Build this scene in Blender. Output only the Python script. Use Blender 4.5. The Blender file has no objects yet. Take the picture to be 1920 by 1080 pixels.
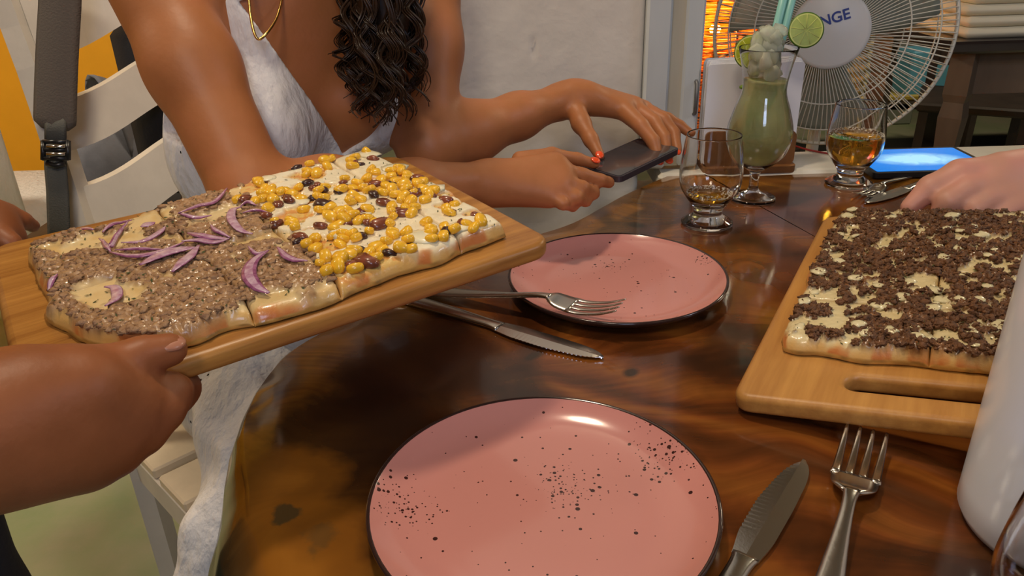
import bpy, math, random
import numpy as np
from mathutils import Vector, Matrix
PI = math.pi
scn = bpy.context.scene
COL = scn.collection
# ------------------------------------------------------------------ camera
F = 1440.0; TH = math.radians(25.4); RO = math.radians(1.7); CAM = np.array([0, 0, 1.16])
_c, _s = math.cos(TH), math.sin(TH)
FW = np.array([0, _c, -_s]); _r0 = np.array([1., 0, 0]); _u0 = np.array([0, _s, _c])
RT = _r0*math.cos(RO) - _u0*math.sin(RO); UP = _u0*math.cos(RO) + _r0*math.sin(RO)
cd = bpy.data.cameras.new('camera'); cam = bpy.data.objects.new('camera', cd); COL.objects.link(cam)
cd.sensor_width = 36; cd.lens = F/1920*36; cd.clip_start = .02
M = Matrix(((RT[0], UP[0], -FW[0]), (RT[1], UP[1], -FW[1]), (RT[2], UP[2], -FW[2]))).to_4x4()
M.translation = Vector(CAM); cam.matrix_world = M; scn.camera = cam
scn.view_settings.view_transform = 'Standard'; scn.view_settings.look = 'None'
scn.view_settings.gamma = 1; scn.view_settings.exposure = .12; scn.view_settings.use_curve_mapping = False
# ------------------------------------------------------------------ world and lights
w = bpy.data.worlds.new('world'); scn.world = w; w.use_nodes = True
w.node_tree.nodes['Background'].inputs[0].default_value = (.62, .55, .52, 1)
w.node_tree.nodes['Background'].inputs[1].default_value = .17
def area(name, loc, target, size, power, col, sy=None):
    l = bpy.data.lights.new(name, 'AREA'); l.energy = power; l.color = col; l.size = size
    if sy: l.shape = 'RECTANGLE'; l.size_y = sy
    o = bpy.data.objects.new(name, l); COL.objects.link(o); o.location = loc
    o.rotation_euler = (Vector(target)-Vector(loc)).to_track_quat('-Z', 'Y').to_euler(); return o
area('ceiling_lamp_light', (-.25, .95, 2.6), (0, .95, .8), .16, 13, (1, .80, .58))
area('room_light', (-.25, -.55, 2.35), (.1, 1.0, .8), .35, 9, (1, .84, .66))
area('cool_front_fill', (.25, -1.3, 1.85), (.1, .8, .85), .5, 8, (.58, .70, 1.0))  # unseen source: bluish fill added from the camera side
area('doorway_light', (2.2, .3, 2.2), (.2, .9, .8), .4, 7, (.76, .84, 1.0))
area('terrace_light', (2.6, 3.0, 2.5), (1.2, 2.8, .3), .4, 16, (1, .85, .6))
area('hall_light', (-2.2, 1.3, 2.5), (-1.9, 2.8, .6), .4, 32, (1, .84, .62))

def ray(px, py):
    return FW + RT*((px-960)/F) + UP*((540-py)/F)
def at(px, py, z):
    r = ray(px, py); return CAM + r*((z-CAM[2])/r[2])
def P(px, py, d): return CAM + ray(px, py)*d
def on_plane(px, py, o, n):
    r = ray(px, py); return CAM + r*(((o-CAM)@n)/(r@n))
# ------------------------------------------------------------------ materials
def S(nt, t, **kw):
    n = nt.nodes.new(t)
    for k, v in kw.items(): setattr(n, k, v)
    return n
MATS = {}
def mat(name, col=(.5, .5, .5), rough=.5, metal=0, var=0, scale=8, bump=0, bscale=60, attr=None, emit=None, es=0, trans=0, ior=1.45, coat=0, sss=0, col2=None, stretch=(1, 1, 1), spec=None, alpha=None):
    m = bpy.data.materials.new(name); m.use_nodes = True; nt = m.node_tree; b = nt.nodes['Principled BSDF']; L = nt.links.new
    b.inputs['Base Color'].default_value = (*col, 1); b.inputs['Roughness'].default_value = rough; b.inputs['Metallic'].default_value = metal
    b.inputs['IOR'].default_value = ior
    if spec is not None: b.inputs['Specular IOR Level'].default_value = spec
    if trans: b.inputs['Transmission Weight'].default_value = trans
    if coat: b.inputs['Coat Weight'].default_value = coat; b.inputs['Coat Roughness'].default_value = .08
    if sss:
        b.inputs['Subsurface Weight'].default_value = sss; b.inputs['Subsurface Radius'].default_value = (1, .35, .2); b.inputs['Subsurface Scale'].default_value = .006
    if emit: b.inputs['Emission Color'].default_value = (*emit, 1); b.inputs['Emission Strength'].default_value = es
    tc = S(nt, 'ShaderNodeTexCoord'); mp = S(nt, 'ShaderNodeMapping'); L(tc.outputs['Object'], mp.inputs[0]); mp.inputs['Scale'].default_value = stretch
    if attr:
        a = S(nt, 'ShaderNodeAttribute', attribute_name=attr); L(a.outputs['Color'], b.inputs['Base Color'])
        ra = S(nt, 'ShaderNodeAttribute', attribute_name='Rough')
        if rough is None: L(ra.outputs['Fac'], b.inputs['Roughness'])
    elif var or col2:
        n = S(nt, 'ShaderNodeTexNoise'); n.inputs['Scale'].default_value = scale; n.inputs['Detail'].default_value = 6; n.inputs['Roughness'].default_value = .6
        L(mp.outputs[0], n.inputs['Vector'])
        cr = S(nt, 'ShaderNodeValToRGB'); c2 = col2 or tuple(x*(1-var) for x in col)
        cr.color_ramp.elements[0].position = .35; cr.color_ramp.elements[1].position = .68
        cr.color_ramp.elements[0].color = (*c2, 1); cr.color_ramp.elements[1].color = (*[min(1, x*(1+var*.5)) for x in col], 1)
        L(n.outputs['Fac'], cr.inputs[0]); L(cr.outputs[0], b.inputs['Base Color'])
    if bump:
        n2 = S(nt, 'ShaderNodeTexNoise'); n2.inputs['Scale'].default_value = bscale; n2.inputs['Detail'].default_value = 4
        L(mp.outputs[0], n2.inputs['Vector']); bp = S(nt, 'ShaderNodeBump'); bp.inputs['Strength'].default_value = bump; bp.inputs['Distance'].default_value = .002
        L(n2.outputs['Fac'], bp.inputs['Height']); L(bp.outputs[0], b.inputs['Normal'])
    MATS[name] = m; return m
# ------------------------------------------------------------------ object helpers
WM = {}
def mesh(name, V, Fc, smooth=True):
    me = bpy.data.meshes.new(name); V = np.asarray(V, dtype=np.float32).reshape(-1, 3)
    if isinstance(Fc, np.ndarray):
        n, k = Fc.shape; me.vertices.add(len(V)); me.vertices.foreach_set('co', V.ravel())
        me.loops.add(n*k); me.loops.foreach_set('vertex_index', Fc.ravel().astype(np.int32))
        me.polygons.add(n); me.polygons.foreach_set('loop_start', np.arange(0, n*k, k, dtype=np.int32)); me.update(calc_edges=True)
    else: me.from_pydata(V.tolist(), [], Fc); me.update()
    if smooth: me.polygons.foreach_set('use_smooth', [True]*len(me.polygons))
    me.validate(); return me
def obj(name, me, m=None, parent=None, kind=None, label=None):
    o = bpy.data.objects.new(name, me); COL.objects.link(o)
    if m is not None: me.materials.clear(); me.materials.append(m)
    if parent is not None:
        o.parent = parent; WM[o] = WM.get(parent)
    if kind: o['kind'] = kind
    if label: o['label'] = label
    return o
def wobj(name, V, Fc, m, parent=None, smooth=True, **kw):      # vertices in world coordinates
    V = np.asarray(V, dtype=float).reshape(-1, 3)
    if parent is not None and WM.get(parent) is not None:
        I = np.array(WM[parent].inverted()); V = V@I[:3, :3].T + I[:3, 3]
    return obj(name, mesh(name, V, Fc, smooth), m, parent, **kw)
def thing(name, label, cat, loc=(0, 0, 0), rotz=0, group=None, M4=None):
    o = bpy.data.objects.new(name, None); COL.objects.link(o); o.empty_display_size = .05
    mm = M4 if M4 is not None else Matrix.Translation(Vector(loc)) @ Matrix.Rotation(rotz, 4, 'Z')
    o.matrix_world = mm; o.location = mm.translation; o.rotation_euler = mm.to_euler(); WM[o] = mm.copy()
    return tag(o, label, cat, group)
def tag(o, label, cat, group=None):
    o['label'] = label; o['category'] = cat
    if group: o['group'] = group
    return o
def struct(o): o['kind'] = 'structure'; return o
def join(parts):
    Vs, Fs, n = [], [], 0
    for V, Fc in parts:
        V = np.asarray(V, float).reshape(-1, 3); Vs.append(V); Fs += [tuple(int(i)+n for i in f) for f in Fc]; n += len(V)
    return np.concatenate(Vs), Fs
def box(c, s, R=None, bev=0):
    c = np.array(c, float); s = np.array(s, float)/2
    if bev:
        V = []; 
        for x in (-1, 1):
            for y in (-1, 1):
                for z in (-1, 1):
                    q = np.array([x, y, z]); p = q*s
                    V += [p-q*bev*np.array([0, 1, 1]), p-q*bev*np.array([1, 0, 1]), p-q*bev*np.array([1, 1, 0])]
        V = np.array(V)
        def i(x, y, z, k): return ((x*2+y)*2+z)*3+k
        Fc = []
        for x in (0, 1): Fc.append([i(x, 0, 0, 0), i(x, 0, 1, 0), i(x, 1, 1, 0), i(x, 1, 0, 0)][::1 if x == 0 else -1])
        for y in (0, 1): Fc.append([i(0, y, 0, 1), i(1, y, 0, 1), i(1, y, 1, 1), i(0, y, 1, 1)][::1 if y == 0 else -1])
        for z in (0, 1): Fc.append([i(0, 0, z, 2), i(0, 1, z, 2), i(1, 1, z, 2), i(1, 0, z, 2)][::1 if z == 0 else -1])
        for y in (0, 1):
            for z in (0, 1): Fc.append([i(0, y, z, 1), i(1, y, z, 1), i(1, y, z, 2), i(0, y, z, 2)][::1 if (y+z) % 2 else -1])
        for x in (0, 1):
            for z in (0, 1): Fc.append([i(x, 0, z, 0), i(x, 1, z, 0), i(x, 1, z, 2), i(x, 0, z, 2)][::-1 if (x+z) % 2 else 1])
        for x in (0, 1):
            for y in (0, 1): Fc.append([i(x, y, 0, 0), i(x, y, 1, 0), i(x, y, 1, 1), i(x, y, 0, 1)][::1 if (x+y) % 2 else -1])
        for x in (0, 1):
            for y in (0, 1):
                for z in (0, 1): Fc.append([i(x, y, z, 0), i(x, y, z, 1), i(x, y, z, 2)][::1 if (x+y+z) % 2 else -1])
    else:
        V = np.array([[x, y, z] for x in (-1, 1) for y in (-1, 1) for z in (-1, 1)])*s
        Fc = [(0, 1, 3, 2), (4, 6, 7, 5), (0, 4, 5, 1), (2, 3, 7, 6), (0, 2, 6, 4), (1, 5, 7, 3)]
    if R is not None: V = V@np.array(R).T
    return V+c, Fc
def rz(a): return np.array([[math.cos(a), -math.sin(a), 0], [math.sin(a), math.cos(a), 0], [0, 0, 1]])
def tube(pts, r, n=8, cap=True, flat=None):
    pts = np.asarray(pts, float); m = len(pts); r = np.broadcast_to(np.asarray(r, float), (m,)) if np.ndim(r) < 2 else r
    T = np.gradient(pts, axis=0); T /= np.linalg.norm(T, axis=1)[:, None]+1e-12
    ref = np.array([0, 0, 1.]) if abs(T[0][2]) < .9 else np.array([1., 0, 0])
    if flat is not None: ref = np.array(flat, float)
    V = []; a = np.linspace(0, 2*PI, n, endpoint=False); x = np.cross(T[0], ref); x /= np.linalg.norm(x)
    for i in range(m):
        x = x-T[i]*(x@T[i]); x /= np.linalg.norm(x)+1e-12; y = np.cross(T[i], x)
        ri = r[i]; rx, ry = (ri, ri) if np.ndim(ri) == 0 else ri
        V.append(pts[i]+np.outer(np.cos(a)*rx, x)+np.outer(np.sin(a)*ry, y))
    V = np.concatenate(V); Fc = [(i*n+j, i*n+(j+1) % n, (i+1)*n+(j+1) % n, (i+1)*n+j) for i in range(m-1) for j in range(n)]
    if cap: Fc += [tuple(range(n))[::-1], tuple((m-1)*n+j for j in range(n))]
    return V, Fc
def spl(pts, n=24):                              # Catmull-Rom through points
    p = np.asarray(pts, float); p = np.concatenate([[2*p[0]-p[1]], p, [2*p[-1]-p[-2]]]); out = []
    seg = len(p)-3
    for t in np.linspace(0, seg, n):
        i = min(int(t), seg-1); u = t-i; a, b, c, d = p[i:i+4]
        out.append(.5*((2*b)+(-a+c)*u+(2*a-5*b+4*c-d)*u*u+(-a+3*b-3*c+d)*u**3))
    return np.array(out)
def lathe(prof, n=48, c=(0, 0, 0), sq=0):
    prof = list(prof); V = []; Fc = []; m = len(prof)
    for r, z in prof:
        for j in range(n):
            a = 2*PI*j/n; V.append((r*math.cos(a), r*math.sin(a), z))
    for i in range(m-1):
        for j in range(n): Fc.append((i*n+j, i*n+(j+1) % n, (i+1)*n+(j+1) % n, (i+1)*n+j))
    V = np.array(V)+np.array(c)
    if prof[0][0] > 1e-6: pass
    return V, Fc
def prism(poly, z0, z1):
    n = len(poly); V = [(x, y, z0) for x, y in poly]+[(x, y, z1) for x, y in poly]
    return np.array(V), [tuple(range(n))[::-1], tuple(range(n, 2*n))]+[(i, (i+1) % n, n+(i+1) % n, n+i) for i in range(n)]
def rrect(w, h, r, n=6, cx=0, cy=0):
    out = []
    for sx, sy, a0 in ((1, 1, 0), (-1, 1, PI/2), (-1, -1, PI), (1, -1, 1.5*PI)):
        for k in range(n+1):
            a = a0+PI/2*k/n; out.append((cx+sx*(w/2-r)+r*math.cos(a), cy+sy*(h/2-r)+r*math.sin(a)))
    return out
def bevel_plate(loops, t, bev, name):            # flat plate (z 0..t) with rounded edges and holes, via a 2D curve
    cu = bpy.data.curves.new(name, 'CURVE'); cu.dimensions = '2D'; cu.fill_mode = 'BOTH'; cu.extrude = t/2-bev; cu.bevel_depth = bev; cu.bevel_resolution = 3; cu.offset = -bev
    for lp in loops:
        s = cu.splines.new('POLY'); s.points.add(len(lp)-1); s.use_cyclic_u = True
        for p, q in zip(s.points, lp): p.co = (q[0], q[1], 0, 1)
    o = bpy.data.objects.new(name, cu); COL.objects.link(o); dg = bpy.context.evaluated_depsgraph_get()
    me = bpy.data.meshes.new_from_object(o.evaluated_get(dg)); bpy.data.objects.remove(o)
    me.transform(Matrix.Translation((0, 0, t/2))); return me
# ------------------------------------------------------------------ numpy noise
def _hash(i, j, k, seed):
    h = (i*374761393+j*668265263+k*2147483647+seed*1274126177) & 0xffffffff
    h = ((h ^ (h >> 13))*1274126177) & 0xffffffff; return ((h ^ (h >> 16)) & 0xffff)/65535.
def vn(x, y, z=0, seed=0):
    x, y, z = np.broadcast_arrays(np.asarray(x, float), y, z); i, j, k = [np.floor(q).astype(np.int64) for q in (x, y, z)]
    u, v, w_ = x-i, y-j, z-k; u, v, w_ = [q*q*(3-2*q) for q in (u, v, w_)]; r = 0
    for a in (0, 1):
        for b in (0, 1):
            for c in (0, 1): r = r+_hash(i+a, j+b, k+c, seed)*(u if a else 1-u)*(v if b else 1-v)*(w_ if c else 1-w_)
    return r
def fbm(x, y, z=0, o=4, seed=0):
    r = 0; a = .5; t = 0
    for k in range(o): r = r+a*vn(x*2**k, np.asarray(y)*2**k, np.asarray(z)*2**k, seed+k); t += a; a *= .5
    return r/t
def worley(x, y, seed=0):
    i, j = np.floor(x).astype(np.int64), np.floor(y).astype(np.int64); d = np.full(x.shape, 9.)
    for a in (-1, 0, 1):
        for b in (-1, 0, 1):
            px = i+a+_hash(i+a, j+b, 1, seed); py = j+b+_hash(i+a, j+b, 2, seed); d = np.minimum(d, np.hypot(px-x, py-y))
    return d
# ------------------------------------------------------------------ smooth bodies: blended tapered capsules and ellipsoids, meshed by surface nets
def cap(a, b, ra, rb=None, k=.012): return ('c', np.array(a, float), np.array(b, float), ra, ra if rb is None else rb, k)
def ell(c, r, ax=None, k=.015):
    """ax: rows are the ellipsoid's own axes"""
    return ('e', np.array(c, float), np.array(r, float), np.eye(3) if ax is None else np.array(ax, float), k)
def chain(pts, rs, k=.006): return [cap(pts[i], pts[i+1], rs[i], rs[i+1], k) for i in range(len(pts)-1)]
def axes(z, x=(0, 0, 1)):
    z = np.array(z, float); z /= np.linalg.norm(z); x = np.array(x, float); x = x-z*(x@z); x /= np.linalg.norm(x); return np.array([x, np.cross(z, x), z])
def pbox(p):
    if p[0] == 'c':
        r = max(p[3], p[4]); return np.minimum(p[1], p[2])-r, np.maximum(p[1], p[2])+r
    r = p[2].max() if len(p[2]) else 0; e = np.sqrt(((p[3].T*p[2])**2).sum(1)); return p[1]-e, p[1]+e
def pd(p, X):
    if p[0] == 'c':
        _, a, b, ra, rb, k = p; ab = b-a; t = np.clip(((X-a)@ab)/(ab@ab+1e-12), 0, 1)
        return np.sqrt(((X-a-t[..., None]*ab)**2).sum(-1))-(ra+(rb-ra)*t)
    q = (X-p[1])@p[3].T; k0 = np.sqrt(((q/p[2])**2).sum(-1)); k1 = np.sqrt(((q/p[2]**2)**2).sum(-1))+1e-9; return k0*(k0-1)/k1
def body_mesh(prims, h, post=None, B=14):
    mg = .012; lo = np.min([pbox(p)[0] for p in prims], 0)-mg-2*h; blocks = {}; bs = B*h
    for pi, p in enumerate(prims):
        l, u = pbox(p); k = p[-1]+2*h; a = np.floor((l-k-lo)/bs).astype(int); b = np.floor((u+k-lo)/bs).astype(int)
        for i in range(a[0], b[0]+1):
            for j in range(a[1], b[1]+1):
                for q in range(a[2], b[2]+1): blocks.setdefault((i, j, q), []).append(pi)
    g = np.arange(-1, B+1)*h; G = np.stack(np.meshgrid(g, g, g, indexing='ij'), -1); ids = []; vs = []; quads = []
    diag = bs*.9
    N = 1 << 20
    def gid(a): return (a[..., 0].astype(np.int64)*N+a[..., 1])*N+a[..., 2]
    for (bi, bj, bk), pl in blocks.items():
        o = lo+np.array([bi, bj, bk])*bs; D = np.full(G.shape[:3], 1.); X = G+o; cen = o+bs/2
        if max(-pd(prims[pi], cen[None])[0] for pi in pl) > diag+.03: continue
        for pi in pl:
            p = prims[pi]; k = p[-1]; d = pd(p, X); hh = np.clip(k-np.abs(D-d), 0, None)/k; D = np.minimum(D, d)-hh*hh*k*.25
        if post is not None: D = post(D, X)
        Sg = D < 0
        if Sg.all() or not Sg.any(): continue
        c = [(a, b, q) for a in (0, 1) for b in (0, 1) for q in (0, 1)]; n = B+1
        C = np.stack([Sg[a:a+n, b:b+n, q:q+n] for a, b, q in c], -1); s = C.sum(-1); act = (s > 0) & (s < 8)
        I = np.argwhere(act); 
        if not len(I): continue
        V = np.stack([D[I[:, 0]+a, I[:, 1]+b, I[:, 2]+q] for a, b, q in c], -1); acc = np.zeros((len(I), 3)); cnt = np.zeros(len(I))
        for e1 in range(8):
            for e2 in range(e1+1, 8):
                d3 = np.array(c[e2])-np.array(c[e1])
                if abs(d3).sum() != 1: continue
                m = (V[:, e1] < 0) != (V[:, e2] < 0); t = V[:, e1]/(V[:, e1]-V[:, e2]+1e-20); t = np.clip(t, 0, 1)
                acc += np.where(m[:, None], np.array(c[e1])+t[:, None]*d3, 0); cnt += m
        pos = o+(I-1+acc/cnt[:, None])*h; cell = I-1+np.array([bi, bj, bk])*B
        ids.append(gid(cell+5)); vs.append(pos)
        for ax in range(3):
            sl = [slice(1, B+1)]*3; s2 = list(sl); s2[ax] = slice(2, B+2)
            A = Sg[tuple(sl)]; Bq = np.zeros_like(A)
            full = Sg[tuple(s2)]
            Bq[tuple(slice(0, k_) for k_ in full.shape)] = full
            m = A != Bq
            if full.shape[ax] < B:
                k_ = [slice(None)]*3; k_[ax] = slice(full.shape[ax], None); m[tuple(k_)] = False
            J = np.argwhere(m); 
            if not len(J): continue
            gp = J+np.array([bi, bj, bk])*B+5; u, v = (ax+1) % 3, (ax+2) % 3; du = np.eye(3, dtype=int)[u]; dv = np.eye(3, dtype=int)[v]
            Q = np.stack([gid(gp-du-dv), gid(gp-dv), gid(gp), gid(gp-du)], -1); fl = ~A[tuple(J.T)]; Q[fl] = Q[fl][:, ::-1]; quads.append(Q)
    ids = np.concatenate(ids); vs = np.concatenate(vs); Q = np.concatenate(quads); u, ix = np.unique(ids, return_index=True); vs = vs[ix]
    k = np.searchsorted(u, Q); k = np.clip(k, 0, len(u)-1); ok = (u[k] == Q).all(1); k = k[ok]
    return vs, k
def relax(V, Q, it=2, f=.5):
    E = np.concatenate([Q[:, [i, (i+1) % 4]] for i in range(4)]); n = len(V)
    cnt = np.bincount(E.ravel(), minlength=n)+1e-9
    for _ in range(it):
        acc = np.stack([np.bincount(E[:, 0], V[E[:, 1], a], n)+np.bincount(E[:, 1], V[E[:, 0], a], n) for a in range(3)], -1)/cnt[:, None]
        V = V+(acc-V)*f
    return V
def skinmat(name, col, red, dark):
    m = mat(name, col, .48, sss=.12, bump=.12, bscale=180); nt = m.node_tree; L = nt.links.new; b = nt.nodes['Principled BSDF']
    tc = S(nt, 'ShaderNodeTexCoord'); n = S(nt, 'ShaderNodeTexNoise'); n.inputs['Scale'].default_value = 14; n.inputs['Detail'].default_value = 5; L(tc.outputs['Object'], n.inputs['Vector'])
    cr = S(nt, 'ShaderNodeValToRGB'); e = cr.color_ramp.elements; e[0].position = .3; e[1].position = .7; e[0].color = (*dark, 1); e[1].color = (*red, 1)
    x = e.new(.5); x.color = (*col, 1); L(n.outputs['Fac'], cr.inputs[0]); L(cr.outputs[0], b.inputs['Base Color']); return m
M_skin = skinmat('skin_tan', (.42, .158, .055), (.47, .175, .07), (.36, .130, .045))
M_skin2 = skinmat('skin_brown', (.28, .092, .030), (.34, .115, .042), (.22, .072, .023))
M_skin3 = skinmat('skin_pink', (.60, .30, .22), (.68, .30, .24), (.55, .30, .21))
M_wall = mat('plaster', (.70, .655, .58), .85, var=.12, scale=3.5, bump=.5, bscale=45)
M_yellow = mat('yellow_wall', (.85, .40, .015), .8, var=.12, scale=2, bump=.2)
M_floor = mat('cement_floor', (.50, .46, .33), .35, scale=3.2, col2=(.32, .40, .21), bump=.05, bscale=12)
M_dark = mat('dark_wall', (.028, .03, .03), .6, var=.3)
M_ceil = mat('ceiling_boards', (.30, .22, .15), .8, var=.3)
M_paint = mat('painted_frame', (.60, .63, .62), .55, scale=9, col2=(.50, .54, .55), stretch=(1, 1, .15), bump=.2)
M_chair = mat('chair_paint', (.66, .61, .52), .5, var=.08, scale=12, bump=.15, bscale=90)
M_seat = mat('seat_wood', (.72, .60, .42), .5, var=.1, scale=14, bump=.15)
M_black = mat('black_fabric', (.018, .018, .022), .9, bump=.3, bscale=300)
M_strap = mat('strap_fabric', (.105, .088, .075), .9, bump=.4, bscale=400)
M_web = mat('webbing', (.10, .10, .088), .8, bump=.4, bscale=500)
M_plastic = mat('black_plastic', (.015, .015, .016), .3)
M_steel = mat('steel', (.62, .60, .56), .22, metal=1, bump=.03, bscale=500)
M_glass = mat('clear_glass', (1, 1, 1), .02, trans=1, ior=1.45)
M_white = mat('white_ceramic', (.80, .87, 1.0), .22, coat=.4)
M_cloth = mat('white_gauze', (.80, .78, .76), .9, bump=1.0, bscale=70, stretch=(1, 1, .35)); MATS['white_gauze'].node_tree.nodes['Bump'].inputs['Distance'].default_value = .006
# --------------------------------------------------------------- setting
struct(wobj('floor', *box((0, 2, -.05), (9, 10, .1)), M_floor, smooth=False))
def wall_holes(name, x0, x1, y0, y1, z0, z1, m): return struct(wobj(name, *box(((x0+x1)/2, (y0+y1)/2, (z0+z1)/2), (x1-x0, y1-y0, z1-z0)), m, smooth=False))
# plaster pier behind the woman, slightly uneven face
nx, nz = 90, 200; X, Z = np.meshgrid(np.linspace(-.2, .232, nx), np.linspace(0, 2.8, nz), indexing='ij')
Y = 1.335-.006*fbm(X*9, Z*9, 0, 5, 3)-.006*vn(X*3, Z*3)
for hx, hz in ((865, 62), (884, 86), (1000, 90), (940, 202)):
    q = ray(hx, hz); t = 1.33/q[1]; q = CAM+q*t; Y += .006*np.exp(-((X-q[0])**2+(Z-q[2])**2)/.0035**2)*1.0
Y += .006*np.clip((X-.222)/.01, 0, 1)**2
V = np.stack([X, Y, Z], -1).reshape(-1, 3); q = np.arange(nx*nz).reshape(nx, nz)
Fq = np.stack([q[:-1, :-1], q[1:, :-1], q[1:, 1:], q[:-1, 1:]], -1).reshape(-1, 4).tolist(); n0 = len(V)
Vb = V.copy(); Vb[:, 1] = 1.66
ring = list(q[:, 0])+list(q[-1, 1:])+list(q[-2::-1, -1])+list(q[0, -2:0:-1])
Fq += [tuple(r+n0 for r in ring)[::1]]+[(int(ring[i]), int(ring[i-1]), int(ring[i-1])+n0, int(ring[i])+n0) for i in range(len(ring))]
struct(wobj('wall_back', np.concatenate([V, Vb]), Fq, M_wall))
wall_holes('wall_window', .238, 2.2, 1.37, 1.44, 0, .70, M_wall)
wall_holes('wall_left', -4.4, -1.50, 3.1, 3.3, 0, 2.8, M_yellow)
wall_holes('wall_far', -1.50, 4.4, 5.2, 5.4, 0, 2.8, M_dark)
wall_holes('wall_right', 4.3, 4.5, -3, 5.2, 0, 2.8, M_dark)
wall_holes('wall_front', -4.4, 4.4, -3, -2.8, 0, 2.8, M_wall)
wall_holes('wall_side', -4.5, -4.3, -2.8, 3.1, 0, 2.8, M_yellow)
wall_holes('ceiling', -4.5, 4.5, -3, 5.4, 2.8, 2.9, M_ceil)
# window frame post with panels, sill
fr = thing('window_1', 'x', 'x', (.285, 1.36, .75)); del fr['label'], fr['category']; fr['kind'] = 'structure'
wobj('window_frame', *join([box((.254, 1.352, 1.77), (.042, .075, 2.02), bev=.004), box((.3165, 1.365, 1.77), (.032, .07, 2.02), bev=.004)]), M_paint, fr, smooth=False)
wobj('frame_panel', *box((.2875, 1.364, 1.77), (.030, .06, 2.02)), mat('worn_cream', (.62, .57, .44), .6, scale=10, col2=(.5, .43, .30), stretch=(1, 1, .1)), fr, smooth=False)
hp = at(1300, 185, .9); 
def on_y(px, py, y): r = ray(px, py); return CAM+r*(y/r[1])
hp = on_y(1302, 182, 1.335)
wobj('latch', *join([tube([hp+(0, 0, -.03), hp+(0, -.012, -.025), hp+(0, -.014, 0), hp+(0, -.012, .025), hp+(0, 0, .03)], .0035, 6), box(hp+(0, .006, 0), (.012, .006, .085), bev=.002)]), mat('old_iron', (.2, .2, .2), .5, metal=.6), fr)
struct(wobj('window_sill', *box((1.25, 1.365, .735), (1.97, .13, .035), bev=.006), mat('sill_paint', (.72, .70, .62), .5, var=.12, scale=6), smooth=False))
# --------------------------------------------------------------- table
edge = [(531, 1080), (500, 1020), (478, 969), (466, 892), (459, 830), (461, 790), (480, 740), (515, 690), (560, 650), (640, 605), (735, 560), (860, 500), (960, 455), (1075, 418), (1180, 362), (1290, 318)]
out = [at(px, py, .75)[:2] for px, py in edge]
out = [np.array(p) for p in [(-.06, .28), (-.115, .36)]]+out+[np.array(p) for p in [(.36, 1.292), (.55, 1.293), (.8, 1.29), (1.0, 1.275), (1.15, 1.2), (1.2, 1.0), (1.18, .7), (1.12, .4), (.95, .16), (.7, .08), (.4, .1), (.12, .16)]]
def closed_spl(pts, n):
    p = np.array(pts); p = np.concatenate([p[-2:], p, p[:3]]); k = len(pts); o = []
    for t in np.linspace(0, k, n, endpoint=False):
        i = int(t); u = t-i; a, b, c, d = p[i+1:i+5]; o.append(.5*((2*b)+(-a+c)*u+(2*a-5*b+4*c-d)*u*u+(-a+3*b-3*c+d)*u**3))
    return np.array(o)
O = closed_spl(out, 320)[::-1]; ce = np.array([.5, .75]); rings = []; N = len(O)
tg = np.roll(O, -1, 0)-np.roll(O, 1, 0); nr = np.stack([tg[:, 1], -tg[:, 0]], -1); nr /= np.linalg.norm(nr, axis=1)[:, None]
if ((O-ce)*nr).sum() < 0: nr = -nr
fade = np.exp(-((O-np.array([-.16, .40]))**2).sum(1)/.03)
wv = fbm(O[:, 0]*14, O[:, 1]*14, 0, 3, 8)-.5
prof = [(-.0, .750), (.003, .748), (.006, .742), (.010, .725), (.006, .70), (-.012, .685)]
Vt = []
for k in range(18): s = k/17; Vt.append(np.concatenate([ce+(O-ce)*s, np.full((N, 1), .75)], 1))
for d, z in prof[1:]: Vt.append(np.concatenate([O+nr*((d+.045*fade*(.752-z)/.05)+wv*.008)[:, None], np.full((N, 1), z)], 1))
for s in (.6, .02): Vt.append(np.concatenate([ce+(O-ce)*s, np.full((N, 1), .685)], 1))
V = np.concatenate(Vt); R_ = len(Vt); Ft = [((i)*N+j, i*N+(j+1) % N, (i+1)*N+(j+1) % N, (i+1)*N+j) for i in range(R_-1) for j in range(N)]
rad = np.concatenate([np.linalg.norm((O-ce)*(1-min(k, 17)/17), axis=1) for k in range(R_)])
m = mat('slab_wood', rough=.16, coat=.5); nt = m.node_tree; L = nt.links.new; b = nt.nodes['Principled BSDF']
tc = S(nt, 'ShaderNodeTexCoord')
def noise(scale, det=5, vec=None, dist=0, rough=.55):
    n = S(nt, 'ShaderNodeTexNoise'); n.inputs['Scale'].default_value = scale; n.inputs['Detail'].default_value = det; n.inputs['Distortion'].default_value = dist; n.inputs['Roughness'].default_value = rough
    L(vec or tc.outputs['Object'], n.inputs['Vector']); return n
def ramp(src, stops):
    cr = S(nt, 'ShaderNodeValToRGB'); e = cr.color_ramp.elements
    while len(e) < len(stops): e.new(.5)
    for x, (p_, c_) in zip(e, stops): x.position = p_; x.color = (*c_, 1)
    L(src, cr.inputs[0]); return cr.outputs[0]
def mixc(f, a, b_, mode='MIX'):
    x = S(nt, 'ShaderNodeMix', data_type='RGBA', blend_type=mode)
    for s_, v in ((x.inputs[0], f), (x.inputs[6], a), (x.inputs[7], b_)):
        if hasattr(v, 'links'): L(v, s_)
        else: s_.default_value = v
    return x.outputs[2]
def math_(op, a, b_=0, cl=False):
    x = S(nt, 'ShaderNodeMath', operation=op, use_clamp=cl)
    for s_, v in ((x.inputs[0], a), (x.inputs[1], b_)):
        if hasattr(v, 'links'): L(v, s_)
        else: s_.default_value = v
    return x.outputs[0]
big = noise(2.2, 3); vm = S(nt, 'ShaderNodeVectorMath', operation='MULTIPLY_ADD'); L(big.outputs['Color'], vm.inputs[0]); vm.inputs[1].default_value = (.55, .55, 0)
L(tc.outputs['Object'], vm.inputs[2])
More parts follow.
